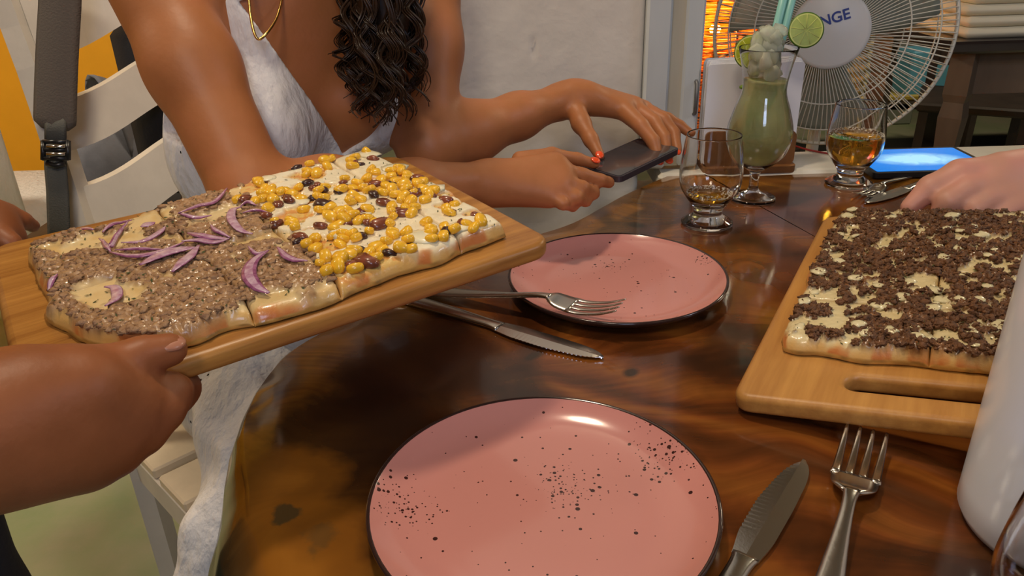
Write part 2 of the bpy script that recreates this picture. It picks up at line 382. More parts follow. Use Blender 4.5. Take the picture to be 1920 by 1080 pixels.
mp = S(nt, 'ShaderNodeMapping'); L(vm.outputs[0], mp.inputs[0]); mp.inputs['Location'].default_value = (-.55, -1.35, 0); mp.inputs['Rotation'].default_value = (0, 0, .4); mp.inputs['Scale'].default_value = (1, 1.7, 1)
wv_ = S(nt, 'ShaderNodeTexWave', wave_type='RINGS', rings_direction='Z'); wv_.inputs['Scale'].default_value = 2.6; wv_.inputs['Distortion'].default_value = 3.0; wv_.inputs['Detail'].default_value = 5; wv_.inputs['Detail Scale'].default_value = 1.6; wv_.inputs['Detail Roughness'].default_value = .65
L(mp.outputs[0], wv_.inputs['Vector'])
base = ramp(wv_.outputs['Fac'], [(0, (.09, .027, .007)), (.35, (.135, .038, .009)), (.7, (.185, .054, .011)), (1, (.23, .076, .014))])
mp2 = S(nt, 'ShaderNodeMapping'); L(vm.outputs[0], mp2.inputs[0]); mp2.inputs['Rotation'].default_value = (0, 0, -.35); mp2.inputs['Scale'].default_value = (4, 50, 4)
fine = noise(1.6, 6, mp2.outputs[0]); base = mixc(.8, base, ramp(fine.outputs['Fac'], [(.3, (.62, .6, .58)), (.7, (1.2, 1.18, 1.1))]), 'MULTIPLY')
dk = noise(3.1, 5, None, .8); base = mixc(ramp(dk.outputs['Fac'], [(.50, (0, 0, 0)), (.62, (.72, .72, .72))]), base, (.014, .007, .004, 1))
# sapwood near the live edge and orange figure at the left corner
at_ = S(nt, 'ShaderNodeAttribute', attribute_name='Edge'); en = noise(7, 4); ed = math_('SUBTRACT', at_.outputs['Fac'], math_('MULTIPLY', math_('SUBTRACT', en.outputs['Fac'], .5), .14))
sap = noise(9, 6, mp2.outputs[0]); sapc = ramp(fine.outputs['Fac'], [(.25, (.16, .055, .008)), (.75, (.36, .15, .02))])
ef = ramp(ed, [(.0, (1, 1, 1)), (.06, (1, 1, 1)), (.11, (0, 0, 0))]); pn = noise(4.2, 4); ef = math_('MULTIPLY', ef, ramp(pn.outputs['Fac'], [(.30, (0, 0, 0)), (.42, (1, 1, 1))]))
base = mixc(ef, base, sapc)
kn = S(nt, 'ShaderNodeTexVoronoi'); kn.inputs['Scale'].default_value = 7; L(vm.outputs[0], kn.inputs['Vector'])
base = mixc(ramp(kn.outputs['Distance'], [(.06, (.9, .9, .9)), (.13, (0, 0, 0))]), base, (.02, .012, .006, 1))
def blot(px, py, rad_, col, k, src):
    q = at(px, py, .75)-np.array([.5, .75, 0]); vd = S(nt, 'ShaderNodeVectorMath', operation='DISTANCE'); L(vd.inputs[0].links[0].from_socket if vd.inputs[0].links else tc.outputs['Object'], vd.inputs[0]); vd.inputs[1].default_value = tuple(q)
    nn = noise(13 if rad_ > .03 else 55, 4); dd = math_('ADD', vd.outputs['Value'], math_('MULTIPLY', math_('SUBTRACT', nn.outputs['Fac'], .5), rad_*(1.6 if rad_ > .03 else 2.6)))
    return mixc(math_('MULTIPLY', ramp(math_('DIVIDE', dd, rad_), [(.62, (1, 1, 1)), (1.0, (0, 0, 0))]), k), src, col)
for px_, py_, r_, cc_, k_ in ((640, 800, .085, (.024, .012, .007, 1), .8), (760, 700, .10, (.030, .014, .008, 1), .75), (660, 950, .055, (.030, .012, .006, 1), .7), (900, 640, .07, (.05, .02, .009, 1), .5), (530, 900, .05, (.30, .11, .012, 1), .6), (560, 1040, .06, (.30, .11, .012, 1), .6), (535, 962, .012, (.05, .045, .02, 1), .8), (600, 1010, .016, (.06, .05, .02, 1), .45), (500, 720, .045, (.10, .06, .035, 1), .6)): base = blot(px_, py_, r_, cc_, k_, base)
# bark on the rim
gm = S(nt, 'ShaderNodeNewGeometry'); sx = S(nt, 'ShaderNodeSeparateXYZ'); L(gm.outputs['Normal'], sx.inputs[0])
bk = noise(40, 5); barkc = ramp(bk.outputs['Fac'], [(.3, (.02, .022, .010)), (.7, (.075, .072, .035))])
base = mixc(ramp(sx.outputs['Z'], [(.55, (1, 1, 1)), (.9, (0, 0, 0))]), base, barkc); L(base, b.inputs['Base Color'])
bn = noise(30, 4); bp = S(nt, 'ShaderNodeBump'); bp.inputs['Strength'].default_value = .06; bp.inputs['Distance'].default_value = .003; L(bn.outputs['Fac'], bp.inputs['Height']); L(bp.outputs[0], b.inputs['Normal'])
tb = thing('dining_table', 'dark glossy slab table with a live edge under plates and pizza board', 'table', (.5, .75, 0))
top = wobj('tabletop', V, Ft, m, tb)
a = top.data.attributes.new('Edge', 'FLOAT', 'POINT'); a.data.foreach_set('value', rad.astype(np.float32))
M_leg = mat('dark_wood', (.05, .022, .010), .4, var=.4, scale=6, stretch=(1, 1, .2))
for x, y in ((.12, .42), (.5, 1.12), (.98, 1.14), (.85, .35)): wobj('leg', *tube([(x, y, 0), (x, y, .35), (x, y, .684)], [.045, .04, .05], 10), M_leg, tb)
# --------------------------------------------------------------- plates
def glaze(name, clusters):
    m = mat(name, (.62, .265, .225), .14, coat=.3); nt = m.node_tree; L = nt.links.new; b = nt.nodes['Principled BSDF']; tc = S(nt, 'ShaderNodeTexCoord')
    dens = None
    def mm(op, a, b_=0.):
        x = S(nt, 'ShaderNodeMath', operation=op)
        for s_, v in ((x.inputs[0], a), (x.inputs[1], b_)):
            if hasattr(v, 'links'): L(v, s_)
            else: s_.default_value = v
        return x.outputs[0]
    for cx, cy, r in clusters:
        d = S(nt, 'ShaderNodeVectorMath', operation='DISTANCE'); L(tc.outputs['Object'], d.inputs[0]); d.inputs[1].default_value = (cx, cy, .014)
        g = mm('EXPONENT', mm('MULTIPLY', mm('POWER', mm('DIVIDE', d.outputs['Value'], r), 2.), -1.)); dens = g if dens is None else mm('MAXIMUM', dens, g)
    tot = None
    for sc, lo, keep in ((150, .10, .04), (420, .16, .02), (260, .20, .0)):
        v = S(nt, 'ShaderNodeTexVoronoi'); v.inputs['Scale'].default_value = sc; L(tc.outputs['Object'], v.inputs['Vector'])
        sp = S(nt, 'ShaderNodeSeparateColor'); L(v.outputs['Color'], sp.inputs[0])
        on = mm('LESS_THAN', sp.outputs[0], mm('ADD', mm('MULTIPLY', dens, .55), keep)); dot = mm('LESS_THAN', v.outputs['Distance'], mm('ADD', mm('MULTIPLY', sp.outputs[1], .22), lo)); q = mm('MULTIPLY', on, dot)
        tot = q if tot is None else mm('MAXIMUM', tot, q)
    v = S(nt, 'ShaderNodeTexVoronoi'); v.inputs['Scale'].default_value = 38; L(tc.outputs['Object'], v.inputs['Vector']); sp = S(nt, 'ShaderNodeSeparateColor'); L(v.outputs['Color'], sp.inputs[0])
    tot = mm('MAXIMUM', tot, mm('MULTIPLY', mm('LESS_THAN', sp.outputs[0], .42), mm('LESS_THAN', v.outputs['Distance'], mm('ADD', mm('MULTIPLY', sp.outputs[1], .055), .01))))
    mx = S(nt, 'ShaderNodeMix', data_type='RGBA'); L(tot, mx.inputs[0]); mx.inputs[6].default_value = (.62, .265, .225, 1); mx.inputs[7].default_value = (.05, .018, .016, 1); L(mx.outputs[2], b.inputs['Base Color']); return m
M_rim = mat('rim_glaze', (.035, .018, .015), .15, coat=.5)
def plate(loc, label, r, clusters):
    t = thing('dinner_plate', label, 'plate', loc, 0, 'pink speckled plates')
    x_ = np.linspace(0, .985, 60); s = np.stack([x_*r, .0055+.0145*np.clip((x_-.62)/.365, 0, 1)**2.4], -1)
    V, Fc = lathe(s, 96); obj('dish', mesh('dish', V, Fc), glaze('pink_glaze', clusters), t)
    pr = [(r*.983, .0195), (r*.995, .0212), (r*1.008, .0205), (r*1.01, .0185), (r*.97, .013), (r*.9, .0072), (r*.8, .003), (r*.62, .0015), (r*.6, 0), (r*.57, 0), (r*.56, .002), (0, .002)]
    s = np.array(pr); V, Fc = lathe(s, 96); obj('rim', mesh('rim', V, Fc), M_rim, t); return t
pc = at(1014, 924, .768); dish = []
def pl_local(c, px, py, z=.757): q = at(px, py, z); return q[0]-c[0], q[1]-c[1]
p1 = (pc[0]+.001, pc[1]-.004, .7502)
plate(p1, 'large pink speckled plate with dark rim nearest the camera', .131, [(*pl_local(p1, 760, 950), .020), (*pl_local(p1, 1055, 912), .022), (*pl_local(p1, 1250, 862), .022)])
pc = at(1156, 514, .768); p2 = (pc[0], pc[1]-.001, .7502)
plate(p2, 'pink speckled plate with dark rim beyond the crossed fork and knife', .132, [(*pl_local(p2, 1140, 496), .014), (*pl_local(p2, 1320, 498), .012)])
# --------------------------------------------------------------- cutlery (local: +y towards tip, z up)
def strip(secs, n=8):                            # secs: (x, y, z, half width, half thickness)
    V = []; Fc = []
    for x, y, z, hw, ht in secs:
        for k in range(n):
            a = 2*PI*k/n+PI/n; cx, cz = math.cos(a), math.sin(a); V.append((x+hw*np.sign(cx)*abs(cx)**.6, y, z+ht*np.sign(cz)*abs(cz)**.9))
    m = len(secs); Fc = [(i*n+j, i*n+(j+1) % n, (i+1)*n+(j+1) % n, (i+1)*n+j) for i in range(m-1) for j in range(n)]+[tuple(range(n))[::-1], tuple((m-1)*n+j for j in range(n))]
    return np.array(V), Fc
def smooth_secs(s, n): return spl(np.array(s), n)
def fork(label, p0, p1, flip=0):
    """p0 handle end, p1 tine tips, both resting points in world"""
    p0, p1 = np.array(p0, float), np.array(p1, float); d = p1-p0; Lg = np.linalg.norm(d); y = d/Lg; x = np.cross(y, (0, 0, 1)); x /= np.linalg.norm(x); z = np.cross(x, y)
    M4 = Matrix(((x[0], y[0], z[0], p0[0]), (x[1], y[1], z[1], p0[1]), (x[2], y[2], z[2], p0[2]), (0, 0, 0, 1)))
    t = thing('fork', label, 'fork', M4=M4, group='steel forks'); k = Lg/.195
    h = [(0, 0, .0022, .0085, .0011), (0, .02, .0022, .010, .0012), (0, .06, .003, .0078, .0014), (0, .10, .006, .0045, .0016), (0, .125, .0085, .0034, .0018), (0, .137, .0085, .0045, .0015)]
    h = [(a, b*k, c*k, d_*k, e*k) for a, b, c, d_, e in h]; V, Fc = strip(smooth_secs(h, 22)); obj('handle', mesh('handle', V, Fc), M_steel, t)
    b_ = [(0, .134, .0086, .004, .0014), (0, .139, .0075, .0095, .0011), (0, .144, .0055, .0118, .001), (0, .150, .0038, .0125, .001), (0, .156, .0025, .0126, .001)]
    b_ = [(a, b*k, c*k, d_*k, e*k) for a, b, c, d_, e in b_]; V, Fc = strip(smooth_secs(b_, 12)); hd = obj('head', mesh('head', V, Fc), M_steel, t)
    me = None
    for i in range(4):
        x0 = (-1.5+i)*.0068; s = [(x0, .153*k, .0031, .0027, .0009), (x0*1.0, .165*k, .0016, .0023, .0009), (x0*1.02, .180*k, .0028, .0018, .0008), (x0*1.03, .192*k, .0062, .0012, .0007), (x0*1.03, .195*k, .0073, .0006, .0005)]
        V, Fc = strip(smooth_secs([(a*k, b_2, c*k, d_*k, e*k) for a, b_2, c, d_, e in s], 12)); obj('tine', mesh('tine', V, Fc), M_steel, t)
    return t
def knife(label, p0, p1, side=1):
    p0, p1 = np.array(p0, float), np.array(p1, float); d = p1-p0; Lg = np.linalg.norm(d); y = d/Lg; x = np.cross(y, (0, 0, 1)); x /= np.linalg.norm(x); z = np.cross(x, y)
    M4 = Matrix(((x[0], y[0], z[0], p0[0]), (x[1], y[1], z[1], p0[1]), (x[2], y[2], z[2], p0[2]), (0, 0, 0, 1)))
    t = thing('table_knife', label, 'knife', M4=M4, group='steel table knives'); k = Lg/.215
    h = [(0, 0, .0025, .008, .0018), (0, .02, .0025, .009, .0022), (0, .07, .0028, .0075, .0024), (0, .105, .0028, .0062, .0022), (0, .118, .0026, .0075, .0012)]
    V, Fc = strip(smooth_secs([(a, b*k, c*k, d_*k, e*k) for a, b, c, d_, e in h], 22)); obj('handle', mesh('handle', V, Fc), M_steel, t)
    ys = np.linspace(.116, .215, 110); u = (ys-.116)/.099
    back = np.interp(u, [0, .15, .5, .8, .93, 1], [.0070, .0095, .0098, .0088, .0065, .0020]); fr_ = np.interp(u, [0, .08, .2, .5, .8, .93, 1], [.0070, .0085, .0105, .0110, .0075, .004, -.0010]); sk_ = lambda q: np.convolve(np.pad(q, 7, mode='edge'), np.ones(15)/15, 'valid'); back, fr_ = sk_(back), sk_(fr_); mid_ = (back-fr_)/2; hw_ = np.maximum((back+fr_)/2*np.sqrt(np.clip((1-u)/.05, 0, 1)), .0002); back, fr_ = mid_+hw_, hw_-mid_
    fr_ = fr_-.0005*(np.arange(110) % 4 < 2)*((u > .2) & (u < .92)); n = len(ys); V = []
    for yy, bk_, ff in zip(ys*k, back, fr_): V += [(side*bk_*k, yy, .0016*k), (side*bk_*k, yy, .0030*k), (0, yy, .0034*k), (-side*ff*k, yy, .0026*k), (-side*ff*k, yy, .0020*k), (0, yy, .0012*k)]
    Fc = [(i*6+j, i*6+(j+1) % 6, (i+1)*6+(j+1) % 6, (i+1)*6+j) for i in range(n-1) for j in range(6)]+[tuple(range(6)), tuple((n-1)*6+j for j in range(6))]
    if side > 0: Fc = [f[::-1] for f in Fc]
    obj('blade', mesh('blade', V, Fc, False), M_steel, t); return t
T = .7503
def ext(a, b, Lg): a, b = np.array(a), np.array(b); return b+(a-b)/np.linalg.norm(a-b)*Lg
tip = at(1504, 868, T); knife('serrated table knife to the right of the nearest pink plate', ext(at(1382, 1075, T), tip, .285), tip, 1)
tip = at(1622, 822, T+.006); fork('four-tined fork lying between the near knife and the white jug', ext(at(1566, 1050, T), tip, .285), tip)
tip = at(1130, 676, T); knife('serrated table knife crossing under the held board before the far plate', ext(at(775, 568, T), tip, .285), tip, -1)
tip = at(1166, 588, .777); fork('fork with tines propped on the rim of the far pink plate', ext(at(815, 556, T), tip, .28)*[1, 1, 0]+[0, 0, T], tip)
tip = at(1610, 374, T); fork('fork beyond the right pizza beside the fuller beer glass', ext(at(1700, 334, T), tip, .23), tip)
tip = at(1622, 384, T); q = at(1712, 352, T); knife('knife beside the far fork behind the right pizza board', ext(q, tip, .25), tip)
# --------------------------------------------------------------- boards
M_board = mat('board_wood', (.50, .24, .055), .36, scale=5, col2=(.27, .105, .022), bump=.08, bscale=40, stretch=(1.2, 16, 16))
M_board2 = mat('board_wood_pale', (.56, .28, .07), .40, scale=5, col2=(.42, .19, .045), bump=.06, bscale=40, stretch=(16, 1.2, 16))
def frame(o, U, n):
    n = n/np.linalg.norm(n); U = U-n*(U@n); U /= np.linalg.norm(U); V_ = np.cross(n, U)
    return Matrix(((U[0], V_[0], n[0], o[0]), (U[1], V_[1], n[1], o[1]), (U[2], V_[2], n[2], o[2]), (0, 0, 0, 1)))
nA = np.array([0, -.05, 1]); oA = P(365, 652, .53); qA = [on_plane(*p, oA, nA) for p in ((155, 720), (945, 447), (682, 300), (38, 486))]
FA = frame(qA[0], qA[1]-qA[0], nA); IA = np.array(FA.inverted())
def locA(p): return (IA[:3, :3]@p+IA[:3, 3])[:2]
LA = [locA(p) for p in qA]; bA = [locA(on_plane(*p, oA, nA)) for p in ((60, 765), (365, 660), (1030, 468), (745, 297), (0, 548))]
nB = np.array([-.15, 0, 1]); oB = at(1372, 738, .772); qB = [on_plane(*p, oB, nB) for p in ((1372, 738), (1820, 785), (1545, 405), (1463, 655), (1905, 712), (1568, 402), (1600, 720), (1590, 705), (1835, 740))]
FB = frame(oB, qB[2]-qB[0], nB); FB = FB @ Matrix.Rotation(-PI/2, 4, 'Z'); IB = np.array(FB.inverted())
def locB(p): return (IB[:3, :3]@p+IB[:3, 3])[:2]
 
# --------------------------------------------------------------- boards
def rot2(pts, a, c=(0, 0)): return [(c[0]+x*math.cos(a)-y*math.sin(a), c[1]+x*math.sin(a)+y*math.cos(a)) for x, y in pts]
bt = thing('serving_board', 'long wooden serving board held in the air under the two-topping pizza', 'serving board', M4=FA @ Matrix.Translation((0, 0, -.0165)))
lp = rot2(rrect(.412, .305, .022, 8, 0, 0), -.05, (.177, .131))
me = bevel_plate([lp], .0165, .006, 'slab'); me.polygons.foreach_set('use_smooth', [True]*len(me.polygons)); obj('slab', me, M_board, bt)
bt2 = thing('serving_board', 'wooden serving board with a hand slot lying on the table at right', 'serving board', M4=FB @ Matrix.Translation((0, 0, -.019)))
shr = lambda L_: [(x, y+.075*x) for x, y in L_]; me = bevel_plate([shr(rrect(.285, .425, .016, 8, .1425, .2095)), shr(rrect(.118, .021, .0104, 8, .147, .038))], .019, .006, 'slab'); obj('slab', me, M_board2, bt2)
# --------------------------------------------------------------- pizzas
def quadmap(Q, cut00=0):
    Q = [np.array(q) for q in Q]
    def f(s, t):
        a, b = 2*s-1, 2*t-1; k = 1-.035*(a*a*b*b)**2.5-cut00*(a*a*b*b)**1.3*((a < 0) & (b < 0)); s2, t2 = .5+a*k/2, .5+b*k/2; s2, t2 = s2[..., None], t2[..., None]
        p = Q[0]*(1-s2)*(1-t2)+Q[1]*s2*(1-t2)+Q[2]*s2*t2+Q[3]*(1-s2)*t2
        u, v = p[..., 0], p[..., 1]; r = np.maximum(np.abs(a), np.abs(b))**10
        return u+(vn(u*30, v*30, 0, 5)-.5)*.012*r, v+(vn(u*30, v*30, 9, 6)-.5)*.012*r
    return f
class Pizza:
    def __init__(s, Q, T, kind, seed, cut00=0): s.map = quadmap(Q, cut00); s.T = T; s.kind = kind; s.seed = seed; Q = np.array(Q); s.Lu = np.linalg.norm(Q[1]-Q[0]); s.Lv = np.linalg.norm(Q[3]-Q[0])
    def edge(s, a, b): return np.minimum(np.minimum(a, 1-a)*s.Lu, np.minimum(b, 1-b)*s.Lv)
    def fields(s, a, b, cut=None):
        u, v = s.map(a, b); e = s.edge(a, b); T = s.T; sd = s.seed
        h = T*(1-.62*np.exp(-e/.0035))*(.93+.14*fbm(u*16, v*16, 0, 3, sd)); kd = s.kind(a, b, u, v)
        ew = e+(fbm(u*60, v*60, 0, 3, sd+7)-.5)*.014
        mm = fbm(u*26, v*26, 0, 4, sd+1); wc = worley(u/.0052, v/.0052, sd); wf = worley(u/.0023, v/.0023, sd+2)
        n1 = fbm(u*300, v*300, 0, 3, sd+3); sm = lambda x, a_, b_: np.clip((x-a_)/(b_-a_), 0, 1)**2*(3-2*np.clip((x-a_)/(b_-a_), 0, 1))
        C = np.zeros(u.shape+(3,))
        def lerp(A, B, k): return A+(np.array(B)-A)*k[..., None]
        ch = lerp(np.zeros(u.shape+(3,))+(.66, .47, .20), (.74, .58, .30), sm(fbm(u*45, v*45, 0, 3, sd+4), .4, .65))
        # grey-brown mince
        mk = sm(mm, .31, .40)*sm(ew, .000, .006); hm = mk*(.0040-.0026*wc-.001*wf+.002*n1)
        mc = lerp(lerp(np.zeros(u.shape+(3,))+(.38, .22, .105), (.22, .115, .05), sm(wc, .35, .8)), (.47, .30, .17), sm(n1, .5, .75))
        A = lerp(ch, mc, mk)
        # cream, cheese and tomato under corn
        cm = sm(fbm(u*30, v*30, 3, 4, sd+5), .40, .46)*sm(ew, -.003, .003); B = lerp(lerp(np.zeros(u.shape+(3,))+(.66, .30, .07), (.72, .50, .16), sm(n1, .4, .6)), (.84, .76, .54), cm); hb = cm*.0030+.0012*fbm(u*90, v*90, 0, 3, sd+6)
        # dark mince with melted cheese
        dk = sm(.62*fbm(u*46, v*46, 5, 4, sd+8)+.38*fbm(u*110, v*110, 5, 3, sd+9), .435, .475)*sm(ew, .001, .006); D = lerp(lerp(ch, (.70, .62, .36), np.full(u.shape, .6)), (.15, .062, .022), dk); D = lerp(D, (.055, .022, .010), dk*sm(wc, .45, .85)); D = lerp(D, (.26, .115, .04), dk*sm(n1, .52, .75)); hd = dk*(.0052-.0045*wc-.0012*wf+.002*n1)+(1-dk)*.001*n1
        k = [(kd == i).astype(float) for i in range(3)]
        C = A*k[0][..., None]+B*k[1][..., None]+D*k[2][..., None]; h = h+hm*k[0]+hb*k[1]+hd*k[2]
        cr = sm(-ew, -.0065, .001); C = lerp(C, (.72, .42, .12), cr*.9); C = lerp(C, (.58, .17, .04), cr*sm(fbm(u*55, v*55, 0, 3, sd+9), .46, .6)*.9)
        return u, v, h, C, dict(meat=mk*k[0], cream=cm*k[1], dark=dk*k[2], edge=e)
M_top = mat('pizza_surface', rough=.34, attr='Col', coat=.35, bump=.15, bscale=400, sss=0)
def pz_slice(pz, s0, s1, t0, t1, parent, step=.0011):
    ns = max(8, int((s1-s0)*pz.Lu/step)); nt_ = max(8, int((t1-t0)*pz.Lv/step*1.25)); a0, b0 = np.meshgrid(np.linspace(s0, s1, ns), np.linspace(t0, t1, nt_), indexing='ij')
    g = .0011; 
    a = s0+(a0-s0)*1.0; b = b0
    u, v, h, C, fl = pz.fields(a, b)
    dc = np.full(a.shape, 9.)
    if s0 > 0: dc = np.minimum(dc, (a-s0)*pz.Lu)
    if s1 < 1: dc = np.minimum(dc, (s1-a)*pz.Lu)
    if t0 > 0: dc = np.minimum(dc, (b-t0)*pz.Lv)
    if t1 < 1: dc = np.minimum(dc, (t1-b)*pz.Lv)
    h = h-.0045*np.exp(-dc/.0016); kk = np.exp(-dc/.002)[..., None]; C = C*(1-kk*.35)+np.array((.55, .33, .12))*kk*.35
    # narrow gap at cuts
    cu, cv = u.mean(), v.mean(); gm_ = np.exp(-dc/.001)*g; u = u+np.sign(cu-u)*gm_*.5; v = v+np.sign(cv-v)*gm_*.5
    top = np.stack([u, v, h], -1); n = a.size; idx = np.arange(n).reshape(a.shape)
    F4 = np.stack([idx[:-1, :-1], idx[1:, :-1], idx[1:, 1:], idx[:-1, 1:]], -1).reshape(-1, 4)
    ring = np.concatenate([idx[:, 0], idx[-1, 1:], idx[-2::-1, -1], idx[0, -2:0:-1]]); m = len(ring); V = [top.reshape(-1, 3)]; Cs = [C.reshape(-1, 3)]; rt = top.reshape(-1, 3)[ring]; Fs = [F4]; prev = ring; off = n
    lv = (.66, .33, .0)
    for k, q in enumerate(lv):
        r = rt.copy(); wob = vn(rt[:, 0]*160, rt[:, 1]*160, k*3., 4); inw = np.array([cu, cv])-rt[:, :2]; inw /= np.linalg.norm(inw, axis=1)[:, None]
        r[:, 2] = rt[:, 2]*q+.0004; r[:, :2] -= inw*(.0016*math.sin(PI*min(1, q+.25))*(.4+wob))[:, None]-inw*(.0022 if q == 0 else 0)
        cc = np.array((.66, .36, .09))*(1-.6*wob[:, None]); 
        if q == 0: cc = cc*np.array((.45, .32, .2))
        V.append(r); Cs.append(cc); new = off+np.arange(m); Fs.append(np.stack([prev, new, np.roll(new, -1), np.roll(prev, -1)], -1)); prev = new; off += m
    V = np.concatenate(V); Cs = np.concatenate(Cs); Fa = np.concatenate(Fs); me = mesh('slice', V, Fa)
    at_ = me.color_attributes.new('Col', 'FLOAT_COLOR', 'POINT'); at_.data.foreach_set('color', np.concatenate([Cs, np.ones((len(Cs), 1))], 1).astype(np.float32).ravel())
    return obj('slice', me, M_top, parent)
def ico(sub=1):
    import bmesh
    bm = bmesh.new(); bmesh.ops.create_icosphere(bm, subdivisions=sub, radius=1); V = np.array([v.co[:] for v in bm.verts]); Fc = [tuple(v.index for v in f.verts) for f in bm.faces]; bm.free(); return V, Fc
IV, IF = ico(2); IV1, IF1 = ico(1); IFa, IF1a = np.array(IF), np.array(IF1)
rng = np.random.default_rng(7)
def randrot(r=rng):
    q = r.normal(size=4); q /= np.linalg.norm(q); w_, x, y, z = q
    return np.array([[1-2*(y*y+z*z), 2*(x*y-z*w_), 2*(x*z+y*w_)], [2*(x*y+z*w_), 1-2*(x*x+z*z), 2*(y*z-x*w_)], [2*(x*z-y*w_), 2*(y*z+x*w_), 1-2*(x*x+y*y)]])
def blobs(P3, size, seed, flat=.7, V0=None, F0=None, lump=.35):
    V0 = IV if V0 is None else V0; F0 = IFa if F0 is None else F0
    r = np.random.default_rng(seed); Vs = []; Fs = []; n = len(V0)
    for i, p in enumerate(P3):
        sc = size*(.6+.8*r.random())*np.array([1, .7+.4*r.random(), .6+.3*r.random()]); d = 1+lump*(vn(V0[:, 0]*2.3+i*7.1, V0[:, 1]*2.3, V0[:, 2]*2.3, seed)-.5)*2
        Vs.append((V0*d[:, None]*sc)@randrot(r).T*np.array([1, 1, flat])+p); Fs.append(F0+i*n)
    return np.concatenate(Vs), np.concatenate(Fs)
def scatter(pz, n, cond, seed, s=(0, 1), t=(0, 1)):
    r = np.random.default_rng(seed); a = r.uniform(s[0], s[1], n*6); b = r.uniform(t[0], t[1], n*6); u, v, h, C, fl = pz.fields(a, b); ok = cond(fl, a, b, r.random(n*6)); i = np.where(ok)[0][:n]
    return np.stack([u[i], v[i], h[i]], -1), a[i], b[i]
def hsurf(pz, uv, it=6):                          # invert map: local (u,v) -> height
    s, t = np.array([.5]), np.array([.5])
    for _ in range(12):
        u, v = pz.map(s, t); du = (np.array(pz.map(s+1e-3, t))-np.array([u, v]))/1e-3; dv = (np.array(pz.map(s, t+1e-3))-np.array([u, v]))/1e-3
        J = np.array([[du[0][0], dv[0][0]], [du[1][0], dv[1][0]]]); d = np.linalg.solve(J, [uv[0]-u[0], uv[1]-v[0]]); s = np.clip(s+d[0], 0, 1); t = np.clip(t+d[1], 0, 1)
    return pz.fields(s, t)[2][0], s[0], t[0]
M_mince = mat('mince', (.43, .26, .13), .6, scale=120, col2=(.25, .13, .065), bump=.5, bscale=700)
M_dmince = mat('dark_mince', (.20, .085, .032), .6, scale=120, col2=(.08, .032, .013), bump=.5, bscale=700)
M_corn = mat('corn', (.92, .52, .03), .3, coat=.3, var=.2, scale=70, sss=.1)
M_onion = mat('red_onion', (.42, .17, .30), .3, coat=.4, scale=150, col2=(.19, .04, .12))
M_onion_w = mat('onion_flesh', (.66, .50, .56), .3, coat=.4, scale=160, col2=(.38, .17, .28))
M_bacon = mat('bacon', (.27, .075, .035), .3, coat=.4, scale=90, col2=(.10, .03, .018))
M_darkbit = mat('charred_bit', (.05, .018, .014), .35, coat=.3, var=.4, scale=90)
M_herb = mat('dried_herb', (.06, .075, .02), .8)
M_cream = mat('cream', (.82, .76, .52), .25, coat=.5)
fallpx = [on_plane(x, y, oA+np.array([0, 0, .02]), nA) for x, y in ((655, 540), (490, 590), (880, 455), (430, 348), (600, 480))]
sl = [locA(p)[0]/.342 for p in fallpx]
sB, sA, sC = sl[0], sl[1], sl[2]
def kindA(a, b, u, v): return ((a+(fbm(u*40, v*40, 0, 3, 2)-.5)*.06-.03*b) > sB).astype(int)
pzA = Pizza([(0.0, -.006), (.350, -.010), (.357, .270), (-.001, .242)], .0135, kindA, 11, .2)
tA = thing('pizza', 'rectangular pizza half onion and mince half sweetcorn on the held board', 'pizza', M4=FA)
cutsA = [0, sA*.52, sA, sB, .5*(sB+sC)+.02, 1] if False else [0, sA, sB, sC, 1]
slA = {}
for i in range(4):
    for j in range(2): slA[i, j] = pz_slice(pzA, cutsA[i], cutsA[i+1], j*.5, j*.5+.5, tA)
def slice_of(sl, cuts, s, t): i = min(len(cuts)-2, max(0, int(np.searchsorted(cuts, s)-1))); return sl[i, 0 if t < .5 else 1]
def lblobs(name, P3, size, seed, m, par, stuff=True, **kw):
    V, Fc = blobs(P3, size, seed, **kw); return obj(name, mesh(name, V, Fc), m, par, kind='stuff' if stuff else None)
def flakes(P3, size, seed):
    r = np.random.default_rng(seed); V = []; Fc = []
    for i, p in enumerate(P3):
        a = r.uniform(0, PI); l = size*(.5+r.random()); d = np.array([math.cos(a), math.sin(a), r.normal()*.3])*l; w_ = np.array([-math.sin(a), math.cos(a), r.normal()*.3])*l*.35; q = p+(0, 0, .0007)
        V += [q-d, q-w_, q+d, q+w_, q+(0, 0, .0005)]; n = i*5; Fc += [(n, n+1, n+4), (n+1, n+2, n+4), (n+2, n+3, n+4), (n+3, n, n+4)]
    return np.array(V), Fc
for (i, j), so in slA.items():
    s_, t_ = (cutsA[i], cutsA[i+1]), (j*.5, j*.5+.5); ar = (s_[1]-s_[0])*pzA.Lu
    m_, _, _ = scatter(pzA, int(ar*3000), lambda f, a, b, r: (f['meat'] > .6) & (f['edge'] > .006), 20+i*2+j, s_, t_)
    if len(m_) > 8: m_[:, 2] -= .0009; lblobs('ground_meat', m_, .0034, 5+i, M_mince, so, lump=.6, flat=.5)
    m_, _, _ = scatter(pzA, int(ar*700), lambda f, a, b, r: f['edge'] > .004, 50+i*2+j, s_, t_)
    V, Fc = flakes(m_, .0016, i); obj('dried_herbs', mesh('dried_herbs', V, Fc), M_herb, so, kind='stuff')
